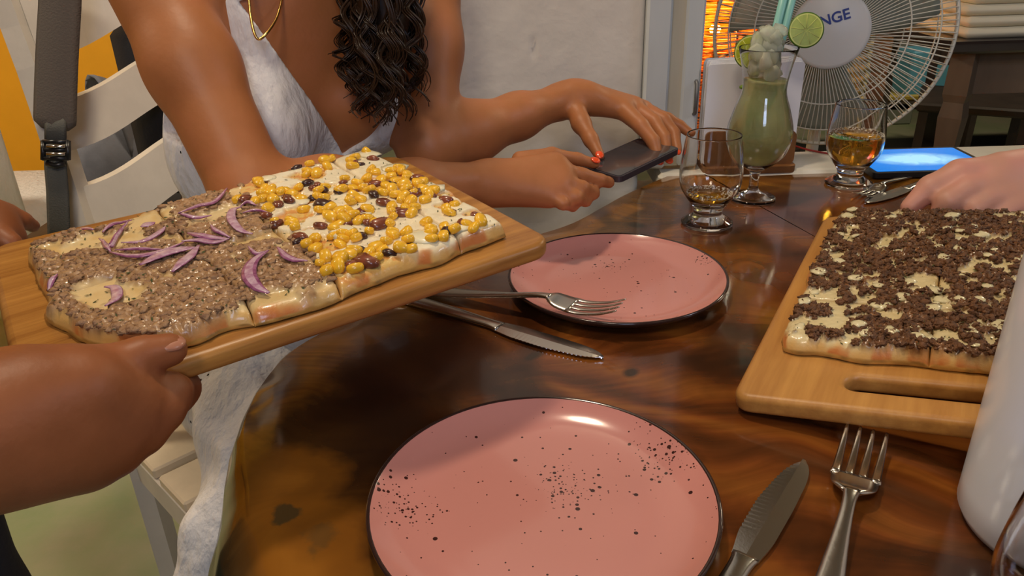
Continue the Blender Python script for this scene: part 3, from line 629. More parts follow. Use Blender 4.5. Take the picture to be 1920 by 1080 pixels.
# sweetcorn kernels, each one placed by itself
kv = IV.copy(); kx = kv[:, 0]; kv = np.sign(kv)*np.abs(kv)**.62; kv = kv*np.array([.0064, .0049, .0038]); kv[:, 1] *= 1-.28*(kx < 0)*np.abs(kx); kv[:, 2] *= 1-.2*(kx < 0)*np.abs(kx)
kme = mesh('corn_kernel', kv, IFa); kme.materials.append(M_corn)
cp, ca, cb = scatter(pzA, 560, lambda f, a, b, r: (a > sB-.09*(1-b)*0-.01) & (f['edge'] > .007) & (r < .25+.75*(fbm(a*9, b*7, 0, 2, 31) > .47)), 77, (sB-.10, 1)); keep = []
for i in range(len(cp)):
    if all(np.linalg.norm(cp[i, :2]-cp[j, :2]) > .0072 for j in keep): keep.append(i)
    if len(keep) > 138: break
rr = random.Random(5)
for i in keep:
    par = slice_of(slA, cutsA, ca[i], cb[i]); o = obj('corn_kernel', kme, None, par); o.location = Vector(cp[i])+Vector((0, 0, .0018+.0015*rr.random())); o.rotation_euler = (rr.uniform(-.6, .6), rr.uniform(-.6, .6), rr.uniform(0, 6.3)); k_ = rr.uniform(.85, 1.12); o.scale = (k_, k_, k_)
def chunk(name, par, p, size, seed, m, sc=(1, .65, .5), lift=.4, a=None):
    r = np.random.default_rng(seed); d = 1+.55*(vn(IV[:, 0]*1.5+seed*3.7, IV[:, 1]*1.5, IV[:, 2]*1.5, seed)-.5); V = IV*d[:, None]*size*np.array(sc); ang = r.uniform(0, 6.3) if a is None else a
    V = V@rz(ang).T+np.array(p)+np.array([0, 0, size*sc[2]*lift]); return obj(name, mesh(name, V, IFa), m, par)
def px_uv(px, py, w_=.02, O=None): p = on_plane(px, py, oA+nA*w_, nA); return locA(p)
for n_, (x, y, s_, dk) in enumerate([(512, 318, .007, 1), (556, 309, .006, 1), (605, 383, .011, 1), (625, 398, .008, 0), (705, 337, .008, 0), (722, 378, .009, 0), (712, 418, .012, 0), (692, 412, .009, 0), (684, 482, .012, 0), (782, 333, .008, 0), (775, 362, .010, 0), (745, 392, .007, 0), (700, 362, .007, 1), (662, 367, .006, 1), (836, 366, .008, 0), (664, 349, .006, 0), (640, 345, .008, 0), (816, 440, .005, 1), (673, 440, .007, 1), (755, 398, .009, 0), (540, 372, .008, 0), (660, 300, .008, 0), (733, 335, .006, 1), (890, 395, .006, 0), (600, 420, .008, 0)]):
    uv = px_uv(x, y); h, s0, t0 = hsurf(pzA, uv)
    if min(s0, 1-s0, t0, 1-t0) < .02: continue
    chunk('charred_bit' if dk else 'bacon_piece', slice_of(slA, cutsA, s0, t0), (uv[0], uv[1], h), s_, n_, M_darkbit if dk else M_bacon)
uv = px_uv(770, 480, .008); h, s0, t0 = hsurf(pzA, uv); chunk('bacon_piece', slice_of(slA, cutsA, s0, t0), (uv[0], uv[1]-.001, .009), .012, 44, M_bacon, (1, .7, .8), 0)
# cream blobs
cpx = [(790, 440, .016), (720, 490, .017), (640, 430, .015), (860, 420, .014), (740, 310, .014), (600, 330, .010), (500, 330, .010), (560, 370, .010), (810, 350, .014), (680, 395, .010), (830, 470, .011), (510, 372, .007), (690, 285, .014), (850, 330, .012), (905, 425, .010), (625, 345, .009)]
for n_, (x, y, s_) in enumerate(cpx):
    uv = px_uv(x, y); h, s0, t0 = hsurf(pzA, uv)
    if min(s0, 1-s0, t0, 1-t0) < .03: continue
    chunk('cream_blob', slice_of(slA, cutsA, s0, t0), (uv[0], uv[1], h), s_, 60+n_, M_cream, (1, .75, .17), .25)
# onion slices
on = [([(92, 430), (120, 413), (150, 410), (172, 421)], 4, 0), ([(190, 427), (215, 412), (245, 404)], 4, 0), ([(183, 438), (203, 452), (215, 436), (240, 405)], 3, 0), ([(225, 447), (265, 444), (298, 427), (308, 420)], 4, 1), ([(205, 470), (250, 478), (300, 470), (345, 452)], 4, 0), ([(215, 467), (260, 464), (310, 463)], 2.5, 0), ([(335, 400), (368, 386), (402, 376), (425, 350)], 4, 0), ([(333, 398), (360, 402), (395, 396)], 3, 0), ([(452, 381), (436, 390), (434, 410), (450, 427), (472, 430)], 5, 1), ([(448, 380), (465, 377), (480, 383)], 2.5, 0), ([(350, 430), (382, 440), (428, 441)], 5, 0), ([(340, 450), (370, 448), (400, 451), (425, 443)], 4, 1), ([(322, 505), (348, 484), (372, 458)], 6, 1), ([(262, 495), (315, 470), (365, 462)], 8, 1), ([(502, 468), (474, 488), (466, 512), (480, 532), (502, 540)], 7, 0), ([(465, 460), (478, 472), (497, 471)], 2.5, 0), ([(520, 462), (540, 481), (576, 486)], 4, 0), ([(193, 528), (213, 530), (216, 550), (196, 568)], 5, 1), ([(85, 532), (95, 521), (107, 512)], 3, 0), ([(262, 417), (288, 409)], 7, 1), ([(190, 440), (197, 455), (206, 468)], 3, 0), ([(395, 420), (405, 430), (430, 437)], 3, 0), ([(505, 395), (480, 392), (455, 398)], 2, 0)]
for n_, (pts, wd, wh) in enumerate(on):
    uvs = [px_uv(x, y, .021) for x, y in spl([(a, b, 0) for a, b in pts], 16)[:, :2]]; hh = []
    for uv in uvs: h, s0, t0 = hsurf(pzA, uv); hh.append(h)
    hh = np.convolve(np.pad(hh, 3, mode='edge'), np.ones(7)/7, 'valid'); q = [(uv[0], uv[1], h+.0034) for uv, h in zip(uvs, hh)]
    wz = wd*.00085; tt = np.sin(np.linspace(.2, PI-.2, 16)); rad_ = [(wz*max(.25, t), .0013*max(.4, t)) for t in tt]
    V, Fc = tube(q, rad_, 12, flat=(0, 0, 1)); par = slice_of(slA, cutsA, s0, t0); me = mesh('onion_slice', V, Fc); o = obj('onion_slice', me, M_onion, par); me.materials.append(M_onion_w)
    for p_ in me.polygons:
        if p_.index < 15*12 and (p_.index % 12 in (8, 9) or (wh and p_.index % 12 in (7, 10))): p_.material_index = 1
m_, sa_, sb_ = scatter(pzA, 30, lambda f, a, b, r: (a > sB) & (f['edge'] > .012), 404, (sB, 1))
for n_ in range(len(m_)): chunk('bacon_piece', slice_of(slA, cutsA, sa_[n_], sb_[n_]), m_[n_], .0045+.0035*rr.random(), 80+n_, M_bacon if n_ % 3 else M_darkbit)
# --- right pizza
def kindB(a, b, u, v): return np.full(np.shape(u), 2)
pzB = Pizza([(.022, .076), (.262, .082), (.252, .412), (.018, .402)], .0175, kindB, 23)
tB = thing('pizza', 'rectangular pizza covered in dark mince and melted cheese at right', 'pizza', M4=FB)
cutsB = [0, .53, 1]; slB = {}
rows = [0, .25, .5, .75, 1]
for i in range(2):
    for j in range(4): slB[i, j] = pz_slice(pzB, cutsB[i], cutsB[i+1], rows[j], rows[j+1], tB, .0013)
for (i, j), so in slB.items():
    s_, t_ = (cutsB[i], cutsB[i+1]), (rows[j], rows[j+1])
    m_, _, _ = scatter(pzB, 520, lambda f, a, b, r: (f['dark'] > .6) & (f['edge'] > .005), 120+i*4+j, s_, t_); m_[:, 2] -= .0005; lblobs('ground_meat', m_, .0027, 15+i, M_dmince, so, lump=.95)
    m_, _, _ = scatter(pzB, 60, lambda f, a, b, r: f['edge'] > .004, 150+i*4+j, s_, t_); V, Fc = flakes(m_, .0016, i); obj('dried_herbs', mesh('dried_herbs', V, Fc), M_herb, so, kind='stuff')
    m_, _, _ = scatter(pzB, 12, lambda f, a, b, r: (f['edge'] > .01), 190+i*4+j, s_, t_); V, Fc = blobs(m_, .0065, 9+j, flat=.3); obj('melted_cheese', mesh('melted_cheese', V, Fc), mat('cheese', (.74, .66, .40), .25, coat=.5) if 'cheese' not in MATS else MATS['cheese'], so, kind='stuff')
# --------------------------------------------------------------- glasses
def snifter(px, py, label, fill, foam, b=None):
    b = at(px, py, .75) if b is None else b; t = thing('beer_glass', label, 'glass', b+np.array([0, 0, .0003]), 0, 'footed beer glasses')
    o_ = [(0, 0), (.034, 0), (.037, .002), (.037, .005), (.031, .009), (.022, .015), (.0205, .020), (.022, .026), (.032, .040), (.0415, .056), (.0445, .072), (.0440, .090), (.0415, .112), (.0385, .132), (.0375, .1345)]
    i_ = [(.0368, .1335), (.0378, .128), (.0398, .112), (.0423, .090), (.0428, .072), (.0398, .057), (.030, .042), (.018, .033), (0, .031)]
    s = np.concatenate([np.array(o_[:1]), spl([(a, c, 0) for a, c in o_[1:]], 44)[:, :2], spl([(a, c, 0) for a, c in i_], 30)[:, :2]]); s[-1, 0] = 0; V, Fc = lathe(s, 56); obj('bowl', mesh('bowl', V, Fc), M_glass, t)
    z1 = .034+fill; zz = np.linspace(.0325, z1, 14); ip = np.array(i_)[::-1]; rr_ = np.interp(zz, ip[:, 1], ip[:, 0])-.0006
    prof = [(0, .0322)]+[(max(r, .001), z) for r, z in zip(rr_, zz)]+[(0, z1)]; V, Fc = lathe(prof, 48); obj('beer', mesh('beer', V, Fc), MATS['beer'], t)
    if foam:
        r1 = np.interp(z1, ip[:, 1], ip[:, 0])-.001; r = np.random.default_rng(4); pts = []
        for k in range(260): a = r.uniform(0, 6.3); q = r1*(1-.5*r.random()**3); pts.append((q*math.cos(a), q*math.sin(a), z1+.0003))
        V, Fc = blobs(pts, .0013, 3, V0=IV1, F0=IF1a); obj('foam', mesh('foam', V, Fc), MATS['foam'], t, kind='stuff')
mat('beer', (.90, .50, .06), .02, trans=.92, ior=1.33); mat('foam', (.85, .80, .68), .6, trans=.3)
snifter(1325, 420, 'footed beer glass almost empty standing behind the far pink plate', .014, 1)
snifter(1590, 346, 'footed beer glass more than half full of amber beer', .052, 1)
# hurricane cocktail
b = at(1410, 373, .75); hc = thing('cocktail_glass', 'tall curvy cocktail glass with pale green iced drink and lime', 'cocktail', b+np.array([0, 0, .0003]))
o_ = [(0, 0), (.034, 0), (.036, .002), (.033, .006), (.016, .011), (.008, .018), (.0075, .036), (.010, .046), (.024, .056), (.040, .072), (.0485, .094), (.049, .115), (.042, .142), (.034, .165), (.0325, .180), (.036, .205), (.0425, .232), (.0425, .2335)]
i_ = [(.0415, .2325), (.035, .205), (.0313, .180), (.0328, .165), (.0405, .142), (.0472, .115), (.0467, .094), (.038, .0735), (.022, .059), (.0, .053)]
s = np.concatenate([np.array(o_[:1]), spl([(a, c, 0) for a, c in o_[1:]], 56)[:, :2], spl([(a, c, 0) for a, c in i_], 36)[:, :2]]); s[-1, 0] = 0; V, Fc = lathe(s, 64); obj('bowl', mesh('bowl', V, Fc), M_glass, hc)
zz = np.linspace(.055, .188, 24); ip = np.array(i_)[::-1]; rr_ = np.interp(zz, ip[:, 1], ip[:, 0])-.0007
V, Fc = lathe([(0, .0545)]+[(max(.001, r), z) for r, z in zip(rr_, zz)]+[(0, .188)], 56)
m = mat('lime_drink', (.78, .78, .36), .25, trans=.6, ior=1.2, sss=.3, var=.12, scale=30); obj('drink', mesh('drink', V, Fc), m, hc)
M_ice = mat('ice', (.93, .95, .80), .12, trans=.72, ior=1.22)
rr = random.Random(3); r = np.random.default_rng(9)
for k in range(22):
    a = k*2.4; z = .193+.0030*k; q = (.009+.014*((k*7) % 5)/4)*(1 if z < .232 else .8)
    V = IV*(1+.8*(vn(IV[:, 0]*2+k*5, IV[:, 1]*2, IV[:, 2]*2, 2)-.5))[:, None]*.0165*np.array([1, .8, .6]); V = np.sign(V)*np.minimum(np.abs(V), (.0125, .010, .0075)); V = V@randrot(r).T+np.array([q*math.cos(a)+.001, q*math.sin(a)+.004, z]); obj('ice_cube', mesh('ice_cube', V, IFa, False), M_ice, hc)
M_straw = mat('teal_straw', (.22, .50, .44), .35)
q0, q1 = P(1418, 235, b_d := float((b-CAM)@FW)-.022), P(1479, -10, b_d-.075)
q0, q1 = np.array(q0)-b, np.array(q1)-b; dr = (q1-q0)/np.linalg.norm(q1-q0); sd = np.cross(dr, FW); sd /= np.linalg.norm(sd)
for k in (-1, 1):
    p_ = [q0-dr*.02+sd*k*.0058, q1+dr*.03+sd*k*.0062]; V, Fc = tube([p_[0], (p_[0]+p_[1])/2, p_[1]], .0062, 14); 
    obj('straw', mesh('straw', V, Fc), M_straw, hc)
def wheel(c, nrm, R_, par, name='lime_wheel'):
    ax = axes(nrm); Mx = ax.T; n = 40; rings = []; V = []; prof = [(0, .0018), (R_*.86, .0018), (R_*.93, .0018), (R_, .0012), (R_, -.0012), (R_*.93, -.0018), (0, -.0018)]
    V, Fc = lathe(prof, 48); me = mesh(name, V@Mx.T+c, Fc); o = obj(name, me, None, par); me.materials.append(MATS['lime_flesh']); me.materials.append(MATS['lime_rind']); me.materials.append(MATS['lime_pith'])
    for p in me.polygons:
        i = p.index//48; p.material_index = (0, 2, 1, 1, 1, 0, 0)[i]
    V = []; Fc = []
    for k in range(9):
        a = 2*PI*k/9; d = np.array([math.cos(a), math.sin(a), 0]); V.append(tube([d*.002+(0, 0, .0019), d*R_*.86+(0, 0, .0019)], .0005, 4))
    V, Fc = join(V); obj('membrane', mesh('membrane', V@Mx.T+c, Fc), MATS['lime_pith'], o)
mat('lime_flesh', (.42, .50, .035), .3, trans=.15, var=.15, scale=120); mat('lime_rind', (.06, .14, .01), .4); mat('lime_pith', (.58, .62, .18), .5)
c1 = P(1511, 57, float((b-CAM)@FW)-.055)-b; wheel(c1, (-.15, -1, .25), .0265, hc)
c2 = P(1408, 98, float((b-CAM)@FW)-.030)-b; wheel(c2, (-.45, -.85, .1), .026, hc)
V, Fc = blobs([P(1396, 163, float((b-CAM)@FW)-.052)-b], .009, 2); obj('lime_wedge', mesh('lime_wedge', V, Fc), mat('lime_green', (.12, .22, .01), .4), hc)
# napkin holder
M_hold = mat('holder_wood', (.22, .095, .03), .5, var=.35, scale=14); nb = on_y(1408, 322, 1.262); nb = at(1410, 322, .7503); nc = np.array([nb[0]-.008, nb[1]+.03, .7503])
nh = thing('napkin_holder', 'small brown wooden napkin holder behind the cocktail glass', 'napkin holder', nc)
V, Fc = prism(rrect(.165, .085, .012, 4), 0, .012); obj('base', mesh('base', V, Fc, False), M_hold, nh)
for y in (-.026, .026):
    V, Fc = prism(rrect(.160, .062, .012, 4, 0, .031), -.003, .003); V = V[:, [0, 2, 1]]*[1, 1, 1]+[0, y, .010]; obj('panel', mesh('panel', V, [f[::-1] for f in Fc], False), M_hold, nh)
M_nap = mat('paper_napkin', (.80, .80, .84), .9, bump=.1, bscale=80)
for k in range(9):
    V, Fc = prism(rrect(.163-.002*(k % 3), .172+.003*((k*5) % 4), .006, 3, .001*((k*7) % 3-1), .088), -.0019, .0019); V = V[:, [0, 2, 1]]+nc+[0, -.0205+.0050*k, .0125]
    o = wobj('paper_napkin', V, [f[::-1] for f in Fc], M_nap, smooth=False); tag(o, 'white paper napkin upright in the wooden napkin holder', 'napkin', 'white napkins in the holder')
# --------------------------------------------------------------- white jug and the glass in front of it
jc = (.392, .424, .7502); jg = thing('jug', 'tall white ceramic jug standing at the right edge of the table', 'jug', jc)
s = [(0, 0), (.058, 0), (.0635, .003), (.067, .010)]+[(.067-.0*z, z) for z in (.03, .08, .14, .2)]+[(.066, .25), (.060, .275), (.056, .285), (.0585, .295), (.056, .296), (.053, .285), (.062, .25), (.063, .2), (.063, .02), (0, .015)]
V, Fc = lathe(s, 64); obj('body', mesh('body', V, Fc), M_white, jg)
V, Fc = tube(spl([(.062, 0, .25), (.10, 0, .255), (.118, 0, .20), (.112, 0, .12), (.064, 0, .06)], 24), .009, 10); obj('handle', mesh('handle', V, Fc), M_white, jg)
gq = P(2030, 1125, .42); snifter(0, 0, 'footed glass cut by the bottom right corner before the white jug', .008, 0, np.array([gq[0], gq[1], .75]))
# --------------------------------------------------------------- tablet and cable on the sill
tc0 = at(1700, 312, .753); tp = thing('tablet', 'dark tablet with a glowing blue screen lying by the window sill', 'tablet', (tc0[0]+.02, tc0[1]+.01, .7536), .0)
V, Fc = prism(rrect(.215, .15, .008, 4), 0, .009); obj('body', mesh('body', V, Fc, False), M_plastic, tp)
m = mat('screen', (.02, .1, .3), .15, emit=(.05, .35, 1), es=.85); nt = m.node_tree; L = nt.links.new; tcn = S(nt, 'ShaderNodeTexCoord'); n_ = S(nt, 'ShaderNodeTexNoise'); n_.inputs['Scale'].default_value = 22; n_.inputs['Distortion'].default_value = 1.5; L(tcn.outputs['Object'], n_.inputs['Vector'])
gr = S(nt, 'ShaderNodeTexGradient', gradient_type='SPHERICAL'); mp = S(nt, 'ShaderNodeMapping'); mp.inputs['Scale'].default_value = (11, 22, 1); L(tcn.outputs['Object'], mp.inputs[0]); L(mp.outputs[0], gr.inputs[0])
mu = S(nt, 'ShaderNodeMath', operation='MULTIPLY'); L(n_.outputs['Fac'], mu.inputs[0]); L(gr.outputs['Fac'], mu.inputs[1])
cr = S(nt, 'ShaderNodeValToRGB'); e = cr.color_ramp.elements; e[0].position = .02; e[0].color = (.0, .22, .80, 1); e[1].position = .26; e[1].color = (.45, .85, 1, 1); L(mu.outputs[0], cr.inputs[0]); L(cr.outputs[0], nt.nodes['Principled BSDF'].inputs['Emission Color'])
V, Fc = prism(rrect(.198, .132, .003, 3), .009, .0095); obj('screen', mesh('screen', V, Fc, False), m, tp)
cb_ = spl([at(1485, 272, .756), at(1520, 282, .756), at(1580, 292, .756), at(1640, 300, .757)], 20); o = wobj('power_cable', *tube(cb_, .002, 6), mat('red_cable', (.25, .02, .02), .4)); tag(o, 'thin red cable running along the white sill to the tablet', 'cable')
# --------------------------------------------------------------- standing fan outside the window
fc = on_y(1556, 56, 1.70); fn = np.array([-.36, -.92, .12]); fn /= np.linalg.norm(fn); ax = axes(fn, (0, 0, 1)); fx = np.cross((0, 0, 1), fn); fx /= np.linalg.norm(fx); fx = fx; fy = np.cross(fn, fx); FR = np.stack([fx, fy, fn], 1)
fan = thing('standing_fan', 'cream standing fan with wire guard outside the window', 'fan', (fc[0], fc[1]+.12, 0))
def fw(pts): return np.asarray(pts)@FR.T+fc
M_wire = mat('fan_cream', (.66, .64, .55), .4); W_ = []
for k in range(120):
    a = 2*PI*k/120; d = np.array([math.cos(a), math.sin(a), 0]); d2 = np.array([math.cos(a+.10), math.sin(a+.10), 0])
    W_.append(tube(fw([d*.075+(0, 0, .055), d2*.15+(0, 0, .054), d2*.205+(0, 0, .038), d2*.238+(0, 0, .008)]), .0011, 4, cap=False))
for rr_, z, th_ in ((.238, .004, .004), (.205, .038, .0016), (.15, .054, .0016)): W_.append(tube(fw([(rr_*math.cos(a), rr_*math.sin(a), z) for a in np.linspace(0, 2*PI, 72)]), th_, 6, cap=False))
V, Fc = join(W_); wobj('front_guard', V, Fc, M_wire, fan, kind='stuff'); W_ = []
for k in range(90):
    a = 2*PI*k/90; d = np.array([math.cos(a), math.sin(a), 0]); W_.append(tube(fw([d*.05+(0, 0, -.085), d*.15+(0, 0, -.08), d*.21+(0, 0, -.055), d*.236+(0, 0, -.004)]), .0011, 4, cap=False))
for rr_, z in ((.21, -.055), (.15, -.08)): W_.append(tube(fw([(rr_*math.cos(a), rr_*math.sin(a), z) for a in np.linspace(0, 2*PI, 60)]), .0016, 5, cap=False))
V, Fc = join(W_); wobj('rear_guard', V, Fc, M_wire, fan, kind='stuff')
V, Fc = lathe([(0, .052), (.072, .052), (.078, .055), (.077, .060), (.070, .063), (0, .0645)], 48); hubd = wobj('badge', fw(V), Fc, mat('badge_white', (.74, .73, .70), .35), fan)
cu = bpy.data.curves.new('t', 'FONT'); cu.body = 'ORANGE'; cu.size = .029; cu.extrude = .0004; cu.align_x = 'RIGHT'; cu.offset = .0006; to = bpy.data.objects.new('t', cu); COL.objects.link(to); me = bpy.data.meshes.new_from_object(to.evaluated_get(bpy.context.evaluated_depsgraph_get())); bpy.data.objects.remove(to)
R2 = rz(math.radians(19)); vv = np.array([v.co[:] for v in me.vertices])@R2.T+np.array([.036, .024, .0648]); I = np.array(WM[fan].inverted()); vv = fw(vv)@I[:3, :3].T+I[:3, 3]
for v, c_ in zip(me.vertices, vv): v.co = c_
me.name = 'lettering'; obj('lettering', me, mat('blue_print', (.03, .06, .32), .5), hubd)
for k in range(3):
    a = 2*PI*k/3+.4; V = []; Fc = []; n1_, n2_ = 14, 10
    for i in range(n1_):
        r_ = .035+.175*i/(n1_-1)
        for j in range(n2_):
            t_ = (j/(n2_-1)-.5)*(1.15-.25*i/n1_)+.25*i/n1_; tw = (j/(n2_-1)-.5)*.055*(1-.35*i/n1_); V.append((r_*math.cos(a+t_), r_*math.sin(a+t_), tw-.01))
    Fc = [(i*n2_+j, i*n2_+j+1, (i+1)*n2_+j+1, (i+1)*n2_+j) for i in range(n1_-1) for j in range(n2_-1)]
    o = wobj('blade', fw(V), Fc, mat('blade_grey', (.30, .33, .28), .3, trans=.2) if k == 0 else MATS['blade_grey'], fan); sm_ = o.modifiers.new('s', 'SOLIDIFY'); sm_.thickness = .0018
V, Fc = lathe([(0, .03), (.036, .03), (.038, -.02), (.03, -.03), (0, -.03)], 24); wobj('hub', fw(V), Fc, M_wire, fan)
V, Fc = lathe([(0, -.075), (.055, -.078), (.062, -.11), (.058, -.16), (.04, -.19), (0, -.195)], 32); wobj('motor', fw(V), Fc, M_wire, fan)
q = fw([(0, 0, -.14)])[0]; wobj('pole', *tube([(q[0], q[1], .03), (q[0], q[1], .55), (q[0], q[1], .8), q], [.016, .016, .012, .018], 12), M_wire, fan)
V, Fc = lathe([(0, .0), (.19, .0), (.2, .012), (.18, .03), (.05, .045), (0, .046)], 48, (q[0], q[1], 0)); wobj('base', V, Fc, M_wire, fan)
# --------------------------------------------------------------- wicker lamp, column, back room
lc = on_y(1362, 60, 2.35); lamp = thing('wicker_lamp', 'glowing orange woven reed lamp behind the window frame', 'lamp', (lc[0], lc[1], .35))
m = mat('reed', (.80, .36, .06), .6, var=.4, scale=30); nt = m.node_tree; tr = S(nt, 'ShaderNodeBsdfTranslucent'); tr.inputs[0].default_value = (.95, .42, .06, 1); mx = S(nt, 'ShaderNodeMixShader'); mx.inputs[0].default_value = .5
nt.links.new(nt.nodes['Principled BSDF'].outputs[0], mx.inputs[1]); nt.links.new(tr.outputs[0], mx.inputs[2]); nt.links.new(mx.outputs[0], nt.nodes['Material Output'].inputs[0])
W_ = []; r = np.random.default_rng(3)
for k in range(86):
    z = .36+k*.0088; a = np.linspace(0, 2*PI, 37); R_ = .115+.0035*np.sin(a*9+(k % 2)*PI); W_.append(tube(np.stack([lc[0]+R_*np.cos(a), lc[1]+R_*np.sin(a), z+.004*vn(a*2, k*3.3)+0*a], -1), .0031, 5, cap=False))
V, Fc = join(W_); wobj('woven_shade', V, Fc, m, lamp, kind='stuff')
for k in range(12): a = 2*PI*k/12; wobj('upright', *tube([(lc[0]+.113*math.cos(a), lc[1]+.113*math.sin(a), .352), (lc[0]+.113*math.cos(a), lc[1]+.113*math.sin(a), 1.13)], .004, 6), MATS['holder_wood'], lamp)
wobj('base', *lathe([(0, 0), (.12, 0), (.12, .02), (0, .02)], 24, (lc[0], lc[1], .35)), MATS['holder_wood'], lamp)
bl = on_y(1341, 55, 2.30); wobj('bulb', IV*.016+bl, IFa, mat('bulb', (1, .8, .4), .3, emit=(1, .62, .22), es=25), lamp)
pl_ = bpy.data.lights.new('lamp_bulb_light', 'POINT'); pl_.energy = 9; pl_.color = (1, .55, .18); pl_.shadow_soft_size = .015; o = bpy.data.objects.new('lamp_bulb_light', pl_); COL.objects.link(o); o.location = bl+np.array([0, 0, .03])
V, Fc = box((lc[0], lc[1]+.02, .165), (.34, .34, .33), bev=.01); o = wobj('stool', V, Fc, M_leg, smooth=False); tag(o, 'dark low stool holding the woven lamp', 'stool'); o2 = None
cl_ = on_y(1612, 120, 2.75); V = []
kk = thing('rope_column', 'pale rope wound column seen through the fan guard', 'column', (cl_[0], cl_[1], 0)); wobj('post', *tube([(cl_[0], cl_[1], 0), (cl_[0], cl_[1], 2.8)], .024, 14), mat('rope_core', (.5, .38, .16), .6), kk)
a = np.linspace(0, 2*PI*70, 1400); wobj('rope', *tube(np.stack([cl_[0]+.030*np.cos(a), cl_[1]+.030*np.sin(a), .05+a/(2*PI*70)*2.6], -1), .011, 5), mat('rope', (.78, .66, .36), .6), kk)
# side table with folded cloths
M_tbl = mat('grey_brown_wood', (.16, .11, .075), .5, var=.3, scale=7, stretch=(1, 1, .2)); M_tt = mat('dark_top', (.03, .022, .02), .2, coat=.5)
s0 = on_y(1783, 76, 2.0); zt = s0[2]
sdt = thing('side_table', 'dark topped side table with thick turned legs behind the fan', 'table', (s0[0]+.45, 2.25, 0))
wobj('top', *box((s0[0]+.45, 2.25, zt-.015), (.92, .56, .03), bev=.006), M_tt, sdt, smooth=False)
wobj('apron', *box((s0[0]+.47, 2.03, zt-.085), (.80, .02, .11)), M_tbl, sdt, smooth=False)
for x, y in ((.065, 2.03), (.84, 2.03), (.065, 2.47), (.84, 2.47)):
    sp_ = [(.034, zt-.03), (.036, zt-.14), (.030, zt-.16), (.036, zt-.2), (.026, zt-.35), (.022, .05), (.024, 0)]; V, Fc = tube([(s0[0]+x, y, z) for _, z in sp_], [r_*1.15 for r_, _ in sp_], 4); wobj('leg', V, Fc, M_tbl, sdt, smooth=False)
M_fold = mat('folded_cloth', (.78, .72, .55), .85, bump=.3, bscale=40); mat('folded_yellow', (.80, .66, .12), .7)
for k in range(7):
    V, Fc = box((0, 0, 0), (.5+.01*(k % 3), .38, .026), bev=.011); V = V+np.array([s0[0]+.29+.004*(k % 2), 2.2, zt+.0135+.0275*k]); o = wobj('folded_cloth', V, Fc, M_fold if k != 5 else MATS['folded_cloth']); tag(o, ['lowest', 'second lowest', 'third lowest', 'fourth', 'fifth', 'sixth', 'topmost'][k]+' pale folded cloth of the pile on the dark side table', 'cloth', 'folded cloths on the side table')
# back room furniture
M_dch = mat('dark_chair_wood', (.05, .035, .028), .5, var=.3)
def dark_chair(x, y, a, label):
    t = thing('dark_chair', label, 'chair', (x, y, 0), a, 'dark chairs in the back room')
    def pt(n_, v, f): obj(n_, mesh(n_, v, f, False), M_dch, t)
    pt('seat', *box((0, 0, .44), (.42, .42, .035), bev=.008))
    for sx in (-1, 1):
        pt('leg', *box((sx*.18, -.18, .21), (.035, .035, .42))); pt('leg', *box((sx*.18, .19, .45), (.035, .035, .9)))
    for z in (.58, .70, .85): pt('back_slat', *box((0, .19, z), (.33, .018, .06)))
    pt('stretcher', *box((0, 0, .2), (.34, .02, .025)))
dark_chair(1.15, 3.3, .4, 'dark slatted chair in the back room seen left of the side table leg')
dark_chair(1.95, 3.2, -.5, 'dark slatted chair in the back room seen right of the side table leg')
zs_ = on_y(1745, 135, 3.9)[2]-.137+.0127
for (px, yy, w_, h_, nm, lab, col) in ((1740, 3.9, .28, .24, 'blue_box', 'light blue box on the shelf in the back room behind the fan', (.12, .42, .60)), (1876, 3.9, .18, .14, 'blue_box', 'small light blue box glimpsed past the side table apron', (.12, .36, .50)), (1818, 3.9, .07, .12, 'white_box', 'small pale box glimpsed between the side table legs', (.45, .44, .38))):
    q = on_y(px, 140, yy); o = wobj(nm, *box((q[0], yy, zs_+h_/2), (w_, .18, h_), bev=.008), mat(nm, col, .5), smooth=False); tag(o, lab, 'box')
q = on_y(1748, 240, 3.6); o = wobj('yellow_reflection', *box((q[0], 3.9, .3285), (.34, .2, .03), bev=.008), mat('yellow_reflection', (.5, .38, .05), .5), smooth=False); tag(o, 'yellow slab painted as a light reflection low in the dark back room', 'painted reflection')  # made-up slab, its yellow imitates small light reflections in the dark
q = on_y(1560, 60, 4.6); o = wobj('wall_panel', *box((q[0], 4.6, .65), (1.1, .05, 1.3), bev=.008), mat('wall_panel', (.25, .27, .22), .5), smooth=False); tag(o, 'greyish panel standing in the back room behind the fan', 'panel')
sh = thing('low_shelf', 'low dark shelf unit along the back room wall', 'shelf', (2.3, 3.95, 0))
for z in (.02, .30, on_y(1745, 135, 3.9)[2]-.137): wobj('shelf_board', *box((2.3, 3.95, z-.0), (2.6, .4, .025)), M_dch, sh, smooth=False)
for x in (1.02, 2.3, 3.58): wobj('upright', *box((x, 3.95, .2), (.03, .4, .38)), M_dch, sh, smooth=False)
